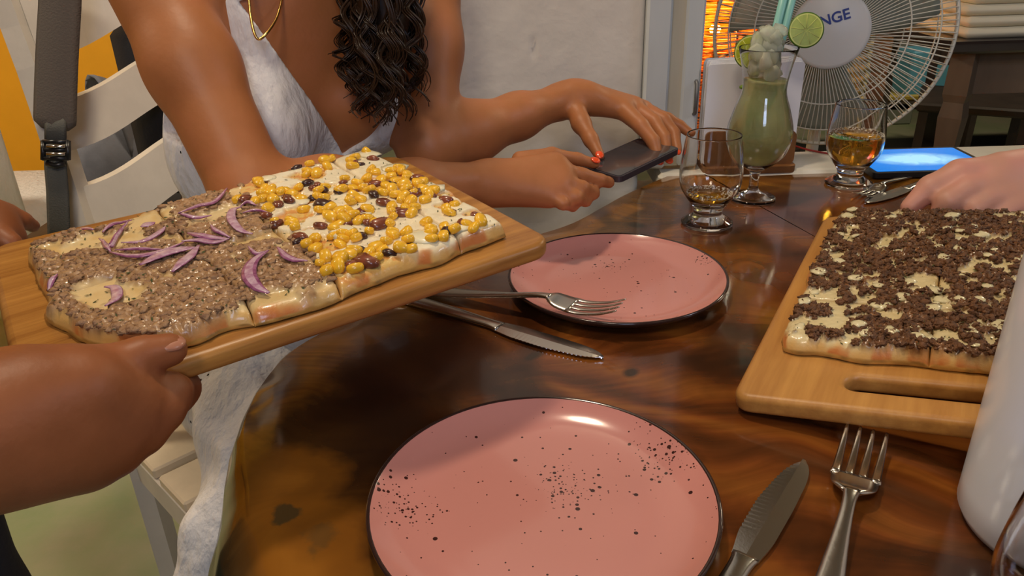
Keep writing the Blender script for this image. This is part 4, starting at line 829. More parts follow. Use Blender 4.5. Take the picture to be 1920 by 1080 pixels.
# --------------------------------------------------------------- cream chair
c42 = at(265, 865, .42); W = np.array([.713, .70, 0]); FD = np.array([.70, -.713, 0])
lean = [np.array([c42[0], c42[1], 0]), c42, on_y(152, 400, 1.05), on_y(70, 150, 1.095), on_y(10, -10, 1.13)]
ch = thing('wooden_chair', 'cream painted ladder-back chair holding the woman and the dark backpack', 'chair', (c42[0], c42[1], 0), math.atan2(.70, .713))
def post_at(z, off): 
    zs = [p[2] for p in lean]; return np.array([np.interp(z, zs, [p[k] for p in lean]) for k in (0, 1)]+[z])+W*off
CW = .42
for off in (0, CW):
    pts = [post_at(z, off) for z in np.linspace(0, 1.10, 22)]; V, Fc = tube(pts, [(.021, .015)]*22, 4, flat=FD); wobj('leg', V, Fc, M_chair, ch, smooth=False)
def back_slat(z0, z1, A0=.05, A1=.05):
    n = 24; V = []
    for i in range(n):
        a = .012+(CW-.024)*i/(n-1); w_ = math.sin(PI*a/CW); bow = -.022*w_
        for z, A in ((z0, A0), (z1, A1)):
            zz = z+A*w_**2.6; p = post_at(z, a)-FD*(-bow); 
            for th_ in (.009, -.009): V.append((p[0]+FD[0]*th_, p[1]+FD[1]*th_, zz))
    Fc = []
    for i in range(n-1):
        o_, p_ = i*4, i*4+4; Fc += [(o_, o_+2, p_+2, p_), (o_+1, p_+1, p_+3, o_+3), (o_+2, o_+3, p_+3, p_+2), (o_, p_, p_+1, o_+1)]
    Fc += [(0, 1, 3, 2), (n*4-4, n*4-2, n*4-1, n*4-3)]; wobj('back_slat', V, Fc, M_chair, ch, smooth=False)
def zof(px, py):
    n_ = np.cross(W, lean[3]-lean[2]); return on_plane(px, py, lean[2], n_)[2]
z2t, z2b, z3t, z1b = zof(150, 183), zof(145, 278), zof(162, 347), zof(155, 102)
back_slat(z2b, z2t); back_slat(z3t-.075, z3t); back_slat(z1b, z1b+.10, .05, .07)
fl, frr = c42+FD*.40, c42+FD*.40+W*CW
for p in (fl, frr): wobj('leg', *tube([(p[0], p[1], 0), (p[0], p[1], .425)], [(.021, .018)]*2, 4, flat=FD), M_chair, ch, smooth=False)
for p in (c42, c42+W*CW):
    a_, b_ = p+FD*.015, p+FD*.40; mid = (a_+b_)/2; wobj('rail', *box((mid[0], mid[1], .415), (.40, .022, .045), R=rz(math.atan2(FD[1], FD[0]))), M_chair, ch, smooth=False)
for p in (c42+FD*.03, c42+FD*.39): mid = p+W*CW/2; wobj('rail', *box((mid[0], mid[1], .41), (CW-.03, .02, .04), R=rz(math.atan2(W[1], W[0]))), M_chair, ch, smooth=False)
for k in range(4): mid = c42+FD*(.045+.104*k)+W*(CW/2); wobj('seat_slat', *box((mid[0], mid[1], .447), (CW+.02, .086, .018), R=rz(math.atan2(W[1], W[0])), bev=.003), M_seat, ch, smooth=False)
# backpack hung on the near post
bp0 = post_at(1.06, .0)
bk = thing('backpack', 'dark backpack hung over the cream chair back by a padded strap', 'backpack', tuple(bp0-FD*.08))
def strip_px(pts, wds, d, th_):
    P_ = [P(x, y, dd) for (x, y), dd in zip(pts, d)]; return tube(P_, [(w_/2/F*dd, th_) for w_, dd in zip(wds, d)], 8, flat=FW)
d0 = float((post_at(.9, 0)-CAM)@FW)-.035
V, Fc = strip_px(list(spl([(112, -40, 0), (112, 10, 0), (108, 80, 0), (105, 150, 0), (103, 215, 0), (103, 243, 0)], 20)[:, :2]), [82]*17+[80, 66, 50], [d0-.02+.02*k/19 for k in range(20)], .008)
V = np.asarray(V); wobj('shoulder_strap', V, Fc, M_strap, bk)
V, Fc = strip_px([(104, 212), (104, 262)], [42, 42], [d0-.009, d0-.007], .0015); wobj('strap_tab', V, Fc, M_web, bk)
V, Fc = strip_px([(104, 290), (104, 312), (108, 360), (110, 420), (112, 520)], [43]*5, [d0-.0, d0, d0+.01, d0+.02, d0+.05], .0015); wobj('webbing', V, Fc, M_web, bk)
bq = P(104, 282, d0-.008); W_ = [tube([P(80, y, d0-.009), P(128, y, d0-.009)], .0032, 8) for y in (266, 281, 297)]+[tube([P(x, 264, d0-.009), P(x, 300, d0-.009)], .0035, 8) for x in (81, 128)]+[tube([P(88, 306, d0-.006), P(104, 311, d0-.006), P(121, 306, d0-.006)], .004, 8)]
V, Fc = join(W_); wobj('buckle', V, Fc, M_plastic, bk)
V, Fc = join([tube([P(88, y, d0-.014), P(122, y, d0-.014)], .0022, 6) for y in (275, 289)]); wobj('buckle_bar', V, Fc, M_steel, bk)
cb0 = post_at(.86, .20)-FD*.115; Rb = rz(math.atan2(W[1], W[0])); V, Fc = box((0, 0, 0), (.27, .13, .36), bev=.04); wobj('bag_body', (V*[.8, 1, .8]@Rb.T)+cb0+W*.055+[0, 0, .045], Fc, M_black, bk)
g0 = on_y(225, 300, 1.50)
gb = thing('grey_bag', 'soft grey blue bag seen between the lower slats of the cream chair', 'bag', tuple(g0-np.array([0, 0, .15])))
V = IV*(1+.25*(vn(IV[:, 0]*1.5, IV[:, 1]*1.5, IV[:, 2]*1.5, 8)-.5))[:, None]*np.array([.105, .07, .12]); wobj('bag_body', V+g0-np.array([0, 0, .035]), IFa, mat('grey_fabric', (.20, .21, .25), .9, var=.3, scale=9, bump=.4, bscale=60), gb)
wobj('bag_strap', *tube(spl([g0+(.05, -.03, .02), g0+(.04, -.03, .10), g0+(.0, .0, .16), g0+(-.03, .02, .08)], 16), [(.022, .004)]*16, 6), MATS['grey_fabric'], gb)
st_ = thing('folding_stand', 'dark low bench holding the grey bag behind the cream chair', 'bench', (g0[0]+.06, g0[1]+.11, 0)); zz_ = g0[2]-.155
wobj('top', *box((g0[0]+.06, g0[1]+.11, zz_-.016), (.60, .30, .024)), M_dch, st_, smooth=False)
for sx in (-.26, .26):
    for sy in (-.10, .10): wobj('leg', *box((g0[0]+.06+sx, g0[1]+.11+sy, (zz_-.024)/2), (.03, .03, zz_-.024)), M_dch, st_, smooth=False)
q = on_y(168, 290, 1.70); o = wobj('red_cushion', IV*np.array([.08, .045, .10])*(1+.1*(vn(IV[:, 0]*2, IV[:, 1]*2, 0)-.5))[:, None]+[q[0], q[1], zz_+.098], IFa, mat('red_cloth', (.42, .10, .07), .8)); tag(o, 'reddish cushion glimpsed between the chair slats', 'cushion')
q = on_y(-12, 352, 2.0); zb = q[2]; pt_ = thing('white_armchair', 'rounded white chair back at the far left before the yellow wall', 'chair', (q[0]-.25, 2.2, 0))
V, Fc = box((0, 0, 0), (.5, .12, .42), bev=.05); wobj('backrest', V+[q[0]-.19, 2.0, zb], Fc, M_cloth, pt_); V, Fc = box((0, 0, 0), (.5, .5, .14), bev=.04); wobj('seat', V+[q[0]-.19, 2.25, .40], Fc, M_cloth, pt_)
for sx in (-.2, .2):
    for sy in (2.05, 2.45): wobj('leg', *box((q[0]-.19+sx, sy, .165), (.035, .035, .33)), M_dch, pt_, smooth=False)
# --------------------------------------------------------------- people
def Rr(px, d): return px/2/F*d
def pchain(pts, k=.006): return chain([P(x, y, d) for x, y, d, w_ in pts], [Rr(w_, d) for x, y, d, w_ in pts], k)
def body(name, prims, h, m, par, post=None, it=2):
    V, Q = body_mesh(prims, h, post); lab = np.arange(len(V))
    for _ in range(400):
        m_ = lab[Q].min(1); nl = lab.copy(); np.minimum.at(nl, Q.ravel(), np.repeat(m_, 4)); nl = nl[nl]
        if (nl == lab).all(): break
        lab = nl
    cnt = np.bincount(lab, minlength=len(V)); ok = cnt[lab] == cnt.max(); Q = Q[ok[Q[:, 0]]]; ix = np.cumsum(ok)-1; V = V[ok]; Q = ix[Q]; V = relax(V, Q, it, .5); a, b_, c_ = V[Q[:, 0]], V[Q[:, 1]], V[Q[:, 2]]
    if np.einsum('ij,ij->i', a, np.cross(b_, V[Q[:, 2]])).sum() < 0: Q = Q[:, ::-1].copy()
    return wobj(name, V, Q, m, par)
def nail(par, p, d, up, r, m, name='fingernail'):        # p tip point, d finger direction, up nail normal
    d = np.array(d)/np.linalg.norm(d); up = np.array(up, float); up = up-d*(up@d); up /= np.linalg.norm(up); s = np.cross(d, up); V = IV*np.array([r*.78, r*.92, r*.28]); V = V@np.stack([s, d, up])+p; wobj(name, V, IFa, m, par)
M_orange = mat('orange_polish', (.85, .085, .02), .22, coat=.5); M_nail = mat('bare_nail', (.46, .20, .12), .3, coat=.3)
# ---- the woman
wl = thing('person', 'woman in a white halter dress with long dark curls holding a phone', 'person', (-.42, 1.10, 0), 0)
SN, EN, WN = P(268, -70, .86), P(478, 372, .84), P(915, 340, .985)
SF, EF, WF = P(800, -95, 1.07), P(805, 275, 1.03), P(1052, 190, 1.15)
ch_c = (SN+SF)/2; neck0 = ch_c+np.array([.01, -.01, .045]); fwd = np.array([.70, -.71, 0]); rt = (SN-SF)/np.linalg.norm(SN-SF)
headc = neck0+fwd*.10+np.array([0, 0, .175]); hip = np.array([-.40, 1.10, .55])
up_h = np.array([.25, -.25, .93]); up_h /= np.linalg.norm(up_h); fh = fwd*.9+np.array([0, 0, -.43]); fh -= up_h*(fh@up_h); fh /= np.linalg.norm(fh); rh = np.cross(fh, up_h)
tor = lambda t: hip*(1-t)+ch_c*t
spn = (ch_c-hip)/np.linalg.norm(ch_c-hip); A3 = np.array([rt, np.cross(spn, rt), spn])
fr_t = np.cross(rt, spn); fr_t = fr_t if fr_t@fwd > 0 else -fr_t
A3 = np.array([rt, fr_t, spn])
pr = [ell(tor(.04), (.165, .125, .13), A3, .05), ell(tor(.34), (.125, .095, .15), A3, .05), ell(tor(.70), (.145, .105, .16), A3, .04), ell(tor(.90)+fr_t*.0, (.150, .085, .10), A3, .04)]
pr += [cap(SN*.90+ch_c*.10, SF*.90+ch_c*.10, .045, .045, .03), cap(ch_c+(0, 0, .01), neck0+fwd*.02+(0, 0, .05), .055, .048, .03), cap(neck0, headc-(0, 0, .05), .048, .047, .02)]
brN, brF = tor(.70)+fr_t*.085+rt*.070, tor(.70)+fr_t*.085-rt*.070
pr += [ell(brN, (.056, .056, .058), A3, .03), ell(brF, (.056, .056, .058), A3, .03)]
# collar bones
pr += [cap(ch_c+fr_t*.055+rt*.02+(0, 0, .035), SN+fr_t*.02+(0, 0, .02), .010, .009, .015), cap(ch_c+fr_t*.055-rt*.02+(0, 0, .035), SF+fr_t*.02+(0, 0, .02), .010, .009, .015)]
# head
H3 = np.array([rh, fh, up_h])
pr += [ell(headc, (.073, .090, .100), H3, .02), ell(headc+fh*.030-up_h*.055, (.052, .058, .055), H3, .03), ell(headc+fh*.065-up_h*.105, (.020, .018, .016), H3, .02), cap(headc+fh*.088+up_h*.015, headc+fh*.108-up_h*.025, .008, .011, .012), ell(headc+fh*.105-up_h*.028, (.015, .010, .008), H3, .008), cap(headc+fh*.086-up_h*.058-rh*.018, headc+fh*.086-up_h*.058+rh*.018, .006, .006, .006), cap(headc+fh*.085-up_h*.068-rh*.013, headc+fh*.085-up_h*.068+rh*.013, .0065, .0065, .005)]
for sg in (-1, 1): pr += [ell(headc+fh*.078+rh*sg*.031+up_h*.002, (.015, .010, .010), H3, .008), cap(headc+fh*.083+rh*sg*.015+up_h*.022, headc+fh*.074+rh*sg*.045+up_h*.024, .006, .005, .008), ell(headc+rh*sg*.074-up_h*.01, (.008, .018, .030), H3, .006)]
# near arm
def lim(pts, ws, k=.012): return chain(pts, ws, k)
m1 = SN*.55+EN*.45+np.array([0, 0, 0]); 
pr += lim([SN, m1, EN], [.052, .0465, .0415], .03)
fmN = EN*.72+WN*.28
pr += lim([EN, fmN, EN*.35+WN*.65, WN], [.040, .040, .031, .0235], .02)
# near hand: palm, thumb and index on the phone, others curled below
hN = [(915, 340, .985), (985, 318, 1.0), (1062, 308, 1.01)]
pr += [cap(P(918, 338, .985), P(1040, 308, 1.005), .0225, .0165, .02), cap(P(918, 342, .985), P(1055, 330, 1.0), .0225, .0175, .015), cap(P(920, 348, .985), P(1050, 352, .99), .022, .017, .015), cap(P(922, 352, .985), P(1030, 368, .985), .020, .015, .015)]
pr += pchain([(975, 300, 1.01, 34), (1035, 290, 1.03, 27), (1082, 298, 1.045, 23), (1116, 307, 1.05, 20)], .006)      # thumb
pr += pchain([(1050, 318, 1.0, 30), (1092, 328, 1.01, 27), (1125, 338, 1.02, 25), (1142, 342, 1.035, 23)], .004)    # index
pr += pchain([(1050, 338, .99, 29), (1092, 352, .995, 27), (1112, 362, 1.015, 25), (1105, 358, 1.04, 22)], .004)
pr += pchain([(1045, 355, .985, 28), (1080, 370, .985, 26), (1098, 376, 1.01, 24), (1088, 368, 1.035, 21)], .004)
pr += pchain([(1030, 366, .98, 26), (1055, 382, .975, 24), (1074, 386, 1.0, 22), (1070, 376, 1.02, 19)], .004)
# far arm
pr += lim([SF, SF*.5+EF*.5, EF], [.050, .043, .040], .03)
pr += lim([EF, EF*.7+WF*.3, EF*.35+WF*.65, WF], [.041, .040, .031, .0235], .02)
pr += [cap(WF, P(1100, 182, 1.155), .0235, .021, .02), cap(P(1075, 182, 1.15), P(1172, 206, 1.16), .020, .0155, .018), cap(P(1075, 182, 1.155), P(1190, 200, 1.18), .020, .0145, .015), cap(P(1080, 178, 1.165), P(1208, 205, 1.20), .019, .0130, .015), cap(P(1085, 176, 1.175), P(1222, 212, 1.22), .018, .012, .015)]
pr += pchain([(1075, 195, 1.145, 42), (1090, 232, 1.12, 35), (1108, 262, 1.10, 27), (1124, 292, 1.085, 21)], .008)   # thumb
pr += pchain([(1170, 207, 1.155, 38), (1202, 236, 1.13, 30), (1225, 265, 1.12, 26), (1236, 300, 1.115, 20)], .004)   # index
pr += pchain([(1192, 205, 1.175, 34), (1228, 230, 1.155, 28), (1246, 258, 1.14, 24), (1254, 298, 1.13, 19)], .004)
pr += pchain([(1210, 208, 1.195, 32), (1245, 226, 1.18, 27), (1264, 250, 1.17, 23), (1270, 282, 1.155, 19)], .004)
pr += pchain([(1222, 214, 1.215, 29), (1252, 224, 1.22, 25), (1275, 236, 1.22, 21), (1294, 250, 1.215, 18)], .004)
# legs
kN, kF = np.array([-.20, .76, .555]), np.array([-.03, .93, .555]); hN_, hF_ = hip+rt*.085-(0, 0, .015), hip-rt*.085-(0, 0, .015)
for hh, kk_, sg in ((hN_, kN, 1), (hF_, kF, -1)):
    an = kk_+np.array([.02, -.02, -.47]); pr += [cap(hh, kk_, .075, .055, .03), cap(kk_, kk_+np.array([.0, -.0, -.2]), .055, .047, .03), cap(kk_+np.array([0, 0, -.2]), an, .047, .035, .03), cap(an, an+fwd*.13-(0, 0, .035), .034, .026, .03), cap(an+fwd*.13-(0, 0, .035), an+fwd*.19-(0, 0, .045), .026, .014, .02)]
wb = body('body', pr, .0032, M_skin, wl, None, 2)
dN = P(1116, 307, 1.05); nail(wl, P(1117, 300, 1.043), P(1116, 307, 1.05)-P(1082, 298, 1.045), (0, -.45, 1), .0078, M_orange)
for a_, b_ in (((1225, 265, 1.12), (1237, 300, 1.108)), ((1246, 258, 1.14), (1255, 298, 1.123))): nail(wl, P(b_[0], b_[1]+2, b_[2]), P(*b_)-P(*a_), (.1, -1, .35), .0078, M_orange)
nail(wl, P(1124, 290, 1.077), P(1124, 292, 1.085)-P(1108, 262, 1.10), (.2, -1, .3), .0078, M_orange)
nail(wl, P(1271, 284, 1.149), P(1270, 282, 1.155)-P(1264, 250, 1.17), (.2, -1, .3), .007, M_orange)
rgc = P(1222, 221, 1.185); V, Fc = tube([rgc+.0105*(math.cos(a)*axes(P(1245, 226, 1.18)-P(1210, 208, 1.195))[0]+math.sin(a)*axes(P(1245, 226, 1.18)-P(1210, 208, 1.195))[1]) for a in np.linspace(0, 2*PI, 24)], .0011, 6, cap=False); wobj('ring', V, Fc, mat('silver', (.7, .66, .6), .25, metal=1), wl)
# face details (looking down at the phone)
for sg in (-1, 1):
    wobj('closed_eyelid', *tube(spl([headc+fh*.084+rh*sg*.020-up_h*.006, headc+fh*.089+rh*sg*.031-up_h*.010, headc+fh*.082+rh*sg*.043-up_h*.006], 10), .0016, 6), mat('lash', (.03, .015, .01), .6) if sg < 0 else MATS['lash'], wl)
    wobj('eyebrow', *tube(spl([headc+fh*.090+rh*sg*.014+up_h*.024, headc+fh*.086+rh*sg*.032+up_h*.030, headc+fh*.074+rh*sg*.048+up_h*.026], 10), .0028, 6), MATS['lash'], wl)
wobj('lips', *tube(spl([headc+fh*.088-up_h*.063-rh*.022, headc+fh*.0945-up_h*.063, headc+fh*.088-up_h*.063+rh*.022], 12), [.002, .003, .004, .005, .0055, .0058, .0058, .0055, .005, .004, .003, .002], 8), mat('lips', (.45, .12, .09), .4), wl)
# dress: bodice straps, back, skirt
def dpost(D, X):
    q = X-ch_c; a = q@rt; b_ = q@fr_t; z = X[..., 2]; up_ = q@spn
    c_ = np.abs(a); front = b_ > -.01
    inner = np.clip(.6*(up_+.227), -.05, .109); low = np.maximum(inner-c_, c_-.125)
    cen = .113-.8*np.clip(up_+.045, 0, .2); high = np.maximum(np.abs(c_-cen)-.0085, up_-.06)
    strip_ = np.where(up_ < -.045, low, high); strip_ = np.where(front, strip_, .05)
    whole = up_+np.where(b_ > 0, .227, .20); clipf = np.minimum(strip_, whole)
    n = (vn(X[..., 0]*30, X[..., 1]*30, X[..., 2]*12, 4)-.5)*.006
    return np.maximum(D+n, clipf*.7)
dp = []
gr_ = .0065
dp += [ell(tor(.04), (.165+gr_, .125+gr_, .13), A3, .05), ell(tor(.34), (.125+gr_, .095+gr_, .15), A3, .05), ell(tor(.70), (.145+gr_, .105+gr_, .16+gr_), A3, .04), ell(tor(.90), (.150+gr_-.004, .085+gr_, .10+gr_), A3, .04), ell(brN, (.056+gr_,)*3, A3, .03), ell(brF, (.056+gr_,)*3, A3, .03), ell(P(385, 300, 1.0), (.045, .045, .07), np.eye(3), .05)]
body('dress_bodice', dp, .003, M_cloth, wl, dpost, 1)
def spost(D, X): 
    fold = np.sin(X[..., 0]*95+X[..., 1]*40+fbm(X[..., 0]*9, X[..., 1]*9, X[..., 2]*9, 2, 3)*9)*.0035+np.sin(X[..., 0]*31-X[..., 1]*60+X[..., 2]*10)*.004; return D+fold-.001
sk = [ell(tor(.04), (.178, .14, .13), A3, .04)]
for hh, kk_ in ((hN_, kN), (hF_, kF)): sk += [cap(hh, kk_, .092, .074, .05)]
nq = kN+np.array([-.045, -.01, 0])
sk += [cap(kN*.6+hN_*.4+(0, 0, -.02), kF*.6+hF_*.4+(0, 0, -.02), .06, .06, .06)]
sk += [cap(P(500, 850, 1.02), P(418, 985, .985), .05, .038, .04), cap(P(418, 985, .985), P(412, 1120, 1.0), .040, .050, .03), cap(P(412, 1120, 1.0), P(440, 1330, 1.10), .05, .06, .03), cap(P(455, 700, 1.11), P(480, 820, 1.05), .075, .06, .05), cap(kN-(0, 0, .03), kN+np.array([.0, -.03, -.40]), .075, .10, .06), cap(kF-(0, 0, .03), kF+np.array([.04, -.03, -.40]), .075, .10, .06), cap(P(430, 1000, 1.02), kN-(0, 0, .07), .045, .06, .06)]
body('dress_skirt', sk, .004, M_cloth, wl, spost, 1)
# hair: cap on the skull and curly locks falling forward
M_hair = mat('dark_hair', (.035, .016, .007), .38, var=.3, scale=40)
def hpost(D, X):
    q = X-headc; f_ = q@fh; u_ = q@up_h; return np.maximum(D+(vn(X[..., 0]*60, X[..., 1]*60, X[..., 2]*25, 3)-.5)*.006, np.minimum(f_-.035-.6*np.clip(u_, -.1, .1), .03-0*u_+np.where(u_ > .07, -.2, 0)))
hb_ = P(716, 60, .905); ht_ = P(712, 215, .915)
hp_ = [ell(headc-fh*.01+up_h*.012, (.086, .100, .104), H3, .02)]
hair = body('hair', hp_, .0035, M_hair, wl, hpost, 1); r = np.random.default_rng(12); Wl = []
core = [cap(P(720, -190, .90), P(716, 20, .925), .036, .036, .03), cap(P(716, 20, .925), P(714, 150, .935), .036, .020, .03), cap(headc+rh*.05-fh*.02-up_h*.0, P(715, -170, .91), .045, .04, .04)]
body('hair_mass', core, .0045, M_hair, hair, lambda D, X: D+(fbm(X[..., 0]*45, X[..., 1]*45, X[..., 2]*18, 3, 7)-.5)*.03, 1)
for k in range(74):
    a, q = r.uniform(0, 2*PI), math.sqrt(r.random()); sx, sy = math.cos(a)*q, math.sin(a)*q; x0 = 716+78*sx; y1 = 238-70*sx*sx-80*r.random()**1.8; d_ = .915+.05*sy
    st = headc+rh*(.06*sx)-fh*.02*(1-q)+up_h*(.06-.05*q)+fh*.04*sy; n = 44; t = np.linspace(0, 1, n); p0_, p1_ = P(x0, -110, d_), P(x0+r.normal()*14, y1, d_)
    ph, fq, am = r.uniform(0, 6.3), r.uniform(2.0, 3.6), r.uniform(.006, .013); env = am*(.2+1.1*t**.8); tm_ = ph+fq*2*PI*t**1.25
    base_ = np.outer(1-t, p0_)+np.outer(t, p1_)+np.outer(env*np.cos(tm_), RT)+np.outer(env*np.sin(tm_), FW)
    for s_ in range(9):
        o1, o2 = r.normal()*.0034, r.normal()*.0034; tw = 2.2*t+s_; cu_ = base_+np.outer(o1*(1-.55*t)+.0015*np.sin(tw*4), RT)+np.outer(o2*(1-.55*t), FW)+np.outer(.001*np.cos(tw*5)+0*t, UP)
        cu_ = cu_[:n-r.integers(0, 7)]; cu_ = np.concatenate([spl([st, (st+cu_[0])/2+(0, 0, .01), cu_[0]], 7)[:-1], cu_]); Wl.append(tube(cu_, np.linspace(.0021, .0006, len(cu_))*(.7+.5*r.random()), 4))
Vs = np.concatenate([v for v, _ in Wl]); nF = []; off = 0
for v, f_ in Wl:
    nF += [tuple(i+off for i in q) for q in f_]; off += len(v)
wobj('curls', Vs, nF, M_hair, hair, kind='stuff')
nk = spl([P(462, -60, .86), P(470, 30, .86), P(482, 72, .862), P(500, 62, .868), P(520, 30, .885), P(532, -20, .90)], 40); wobj('gold_necklace', *tube(nk, .0017, 6), mat('gold', (.85, .55, .16), .25, metal=1), wl)
# phone in her hands
a0, a1, a2 = P(1122, 318, 1.05), P(1235, 268, 1.135), P(1218, 318, 1.07)
ux = a1-a0; phc = (P(1118, 318, 1.06)+P(1240, 268, 1.14)+P(1222, 310, 1.09)+P(1140, 300, 1.09))/4
u_ = P(1225, 262, 1.145)-P(1115, 312, 1.055); u_ /= np.linalg.norm(u_); n_ = np.array([-.25, -.35, 1.]); n_ -= u_*(n_@u_); n_ /= np.linalg.norm(n_); v_ = np.cross(n_, u_)
PM = Matrix(((u_[0], v_[0], n_[0], phc[0]), (u_[1], v_[1], n_[1], phc[1]), (u_[2], v_[2], n_[2], phc[2]), (0, 0, 0, 1)))
ph_ = thing('phone', 'dark smartphone held tilted in both hands of the woman', 'phone', M4=PM)
V, Fc = prism(rrect(.150, .072, .009, 5), -.0042, .0042); obj('body', mesh('body', V, Fc, False), mat('phone_body', (.05, .045, .055), .3, metal=.3), ph_); V, Fc = prism(rrect(.143, .066, .006, 5), .0042, .0047); obj('screen', mesh('screen', V, Fc, False), mat('phone_screen', (.05, .05, .055), .08, coat=.5), ph_)
# ---- the server at left holding the board
sv = thing('person', 'server in dark clothes at left edge holding the pizza board', 'person', (-.66, .46, 0), 0)
wN, tN = P(-20, 800, .43), None
sh_r, sh_l = np.array([-.60, .26, 1.36]), np.array([-.68, .66, 1.36]); el_r, el_l = np.array([-.56, .17, 1.06]), np.array([-.72, .80, 1.08]); w_l = P(-75, 418, .74)
pv = [cap(sh_r, el_r, .050, .043, .03)]+chain([el_r, el_r*.5+wN*.5, wN], [.045, .042, .034], .02)
# right palm and fingers under the board
pv += [cap(P(-20, 790, .43), P(150, 735, .455), .033, .027, .02), cap(P(-20, 810, .43), P(240, 760, .485), .033, .0235, .02), cap(P(-20, 830, .43), P(215, 800, .475), .031, .023, .02), cap(P(-10, 850, .43), P(160, 850, .46), .028, .022, .02), cap(P(60, 745, .445), P(190, 715, .480), .026, .015, .02)]
pv += pchain([(110, 715, .455, 100), (200, 690, .475, 80), (265, 667, .487, 70), (318, 656, .498, 66)], .006)
pv += pchain([(240, 745, .485, 92), (318, 738, .505, 76), (342, 728, .54, 64), (300, 700, .585, 58)], .006)
pv += pchain([(225, 775, .48, 88), (305, 772, .495, 74), (325, 748, .535, 62), (285, 705, .59, 56)], .006)
pv += pchain([(200, 805, .475, 84), (272, 812, .485, 72), (292, 775, .525, 60), (250, 715, .585, 54)], .006)
pv += pchain([(160, 835, .465, 78), (225, 852, .475, 66), (250, 805, .51, 56), (210, 735, .57, 50)], .006)
# left arm and hand on the far left corner
pv += [cap(sh_l, el_l, .050, .043, .03)]+chain([el_l, el_l*.5+w_l*.5, w_l], [.043, .038, .029], .02)
pv += [cap(w_l, P(-12, 418, .735), .026, .022, .02), cap(w_l, P(-18, 440, .72), .026, .022, .02)]
pv += pchain([(-15, 405, .74, 44), (15, 402, .745, 36), (42, 412, .755, 30), (62, 424, .77, 26)], .005)
pv += pchain([(-18, 425, .73, 46), (14, 428, .73, 40), (30, 445, .735, 34), (34, 458, .75, 30)], .005)
pv += pchain([(-20, 445, .715, 48), (4, 448, .71, 44), (20, 458, .71, 40), (24, 462, .72, 34)], .005)
pv += pchain([(-30, 430, .74, 40), (-10, 455, .76, 34), (10, 480, .78, 30), (25, 500, .80, 26)], .005)
pv += pchain([(-35, 440, .73, 38), (-20, 470, .75, 32), (-5, 495, .77, 28), (8, 515, .79, 24)], .005)
hs = np.array([-.66, .46, 1.62]); fs_ = np.array([.94, .0, -.34]); us_ = np.array([.34, 0, .94]); rs_ = np.cross(fs_, us_); H4 = np.array([rs_, fs_, us_]); cs = np.array([-.68, .46, 1.2])
pv += [cap(sh_r, sh_l, .06, .06, .04), ell(cs, (.17, .11, .20), np.array([[0, 1, 0], [1, 0, 0], [0, 0, 1.]]), .05), ell((-.69, .46, .98), (.155, .105, .16), np.array([[0, 1, 0], [1, 0, 0], [0, 0, 1.]]), .05), cap((-.67, .46, 1.38), (-.66, .46, 1.52), .055, .052, .03), ell(hs, (.076, .095, .105), H4, .02), ell(hs+fs_*.03-us_*.06, (.055, .06, .055), H4, .03), cap(hs+fs_*.09+us_*.01, hs+fs_*.112-us_*.028, .008, .012, .012), cap(hs+fs_*.088-us_*.06-rs_*.02, hs+fs_*.088-us_*.06+rs_*.02, .007, .007, .006)]
for sg in (-1, 1):
    pv += [ell(hs+rs_*sg*.077, (.008, .018, .03), H4, .006), cap((-.68, .46+sg*.09, .88), (-.67, .46+sg*.10, .50), .085, .06, .04), cap((-.67, .46+sg*.10, .50), (-.69, .46+sg*.10, .09), .055, .04, .03), cap((-.69, .46+sg*.10, .05), (-.55, .46+sg*.11, .035), .04, .03, .02)]
body('body', pv, .0036, M_skin2, sv, None, 2)
nail(sv, P(318, 643, .4935), P(318, 658, .498)-P(268, 668, .487), (-.05, -.35, 1), .0115, M_nail)
M_navy = mat('navy_cloth', (.012, .012, .022), .9, bump=.4, bscale=150)
def shp(D, X): 
    d1 = .86-X[..., 2]; n = (vn(X[..., 0]*14, X[..., 1]*14, X[..., 2]*8, 4)-.5)*.02
    r1 = np.linalg.norm(X-el_r, axis=-1); return np.maximum(D+n*.5, d1)
shs = [cap(sh_r, sh_r*.35+el_r*.65, .065, .066, .04), cap(sh_l, sh_l*.35+el_l*.65, .065, .066, .04), cap(sh_r, sh_l, .066, .066, .04), ell(cs, (.185, .13, .22), np.array([[0, 1, 0], [1, 0, 0], [0, 0, 1.]]), .05), ell((-.67, .46, .95), (.19, .15, .22), np.array([[0, 1, 0], [1, 0, 0], [0, 0, 1.]]), .05)]
body('shirt', shs, .006, M_navy, sv, shp, 1)
tr_ = [ell((-.66, .47, .90), (.20, .16, .12), np.array([[0, 1, 0], [1, 0, 0], [0, 0, 1.]]), .05)]
for sg in (-1, 1): tr_ += [cap((-.64, .48+sg*.10, .86), (-.63, .49+sg*.11, .48), .12, .09, .04), cap((-.63, .49+sg*.11, .48), (-.68, .46+sg*.11, .10), .085, .07, .04)]
body('trousers', tr_, .006, M_navy, sv, lambda D, X: np.maximum(D+(vn(X[..., 0]*12, X[..., 1]*12, X[..., 2]*6, 4)-.5)*.012, .08-X[..., 2]), 1)
body('hair', [ell(hs+us_*.015-fs_*.012, (.084, .100, .108), H4, .02)], .005, M_hair, sv, lambda D, X: np.maximum(D, np.minimum(((X-hs)@fs_)-.03, .0+((X-hs)@us_)*-1+.055)), 1)
for sg in (-1, 1): wobj('eye', IV*.0125+hs+fs_*.080+rs_*sg*.032-us_*.0, IFa, mat('eye_white', (.75, .73, .70), .2) if sg < 0 else MATS['eye_white'], sv); wobj('eyebrow', *tube(spl([hs+fs_*.095+rs_*sg*.015+us_*.024, hs+fs_*.091+rs_*sg*.034+us_*.03, hs+fs_*.078+rs_*sg*.05+us_*.026], 8), .003, 6), M_hair, sv)
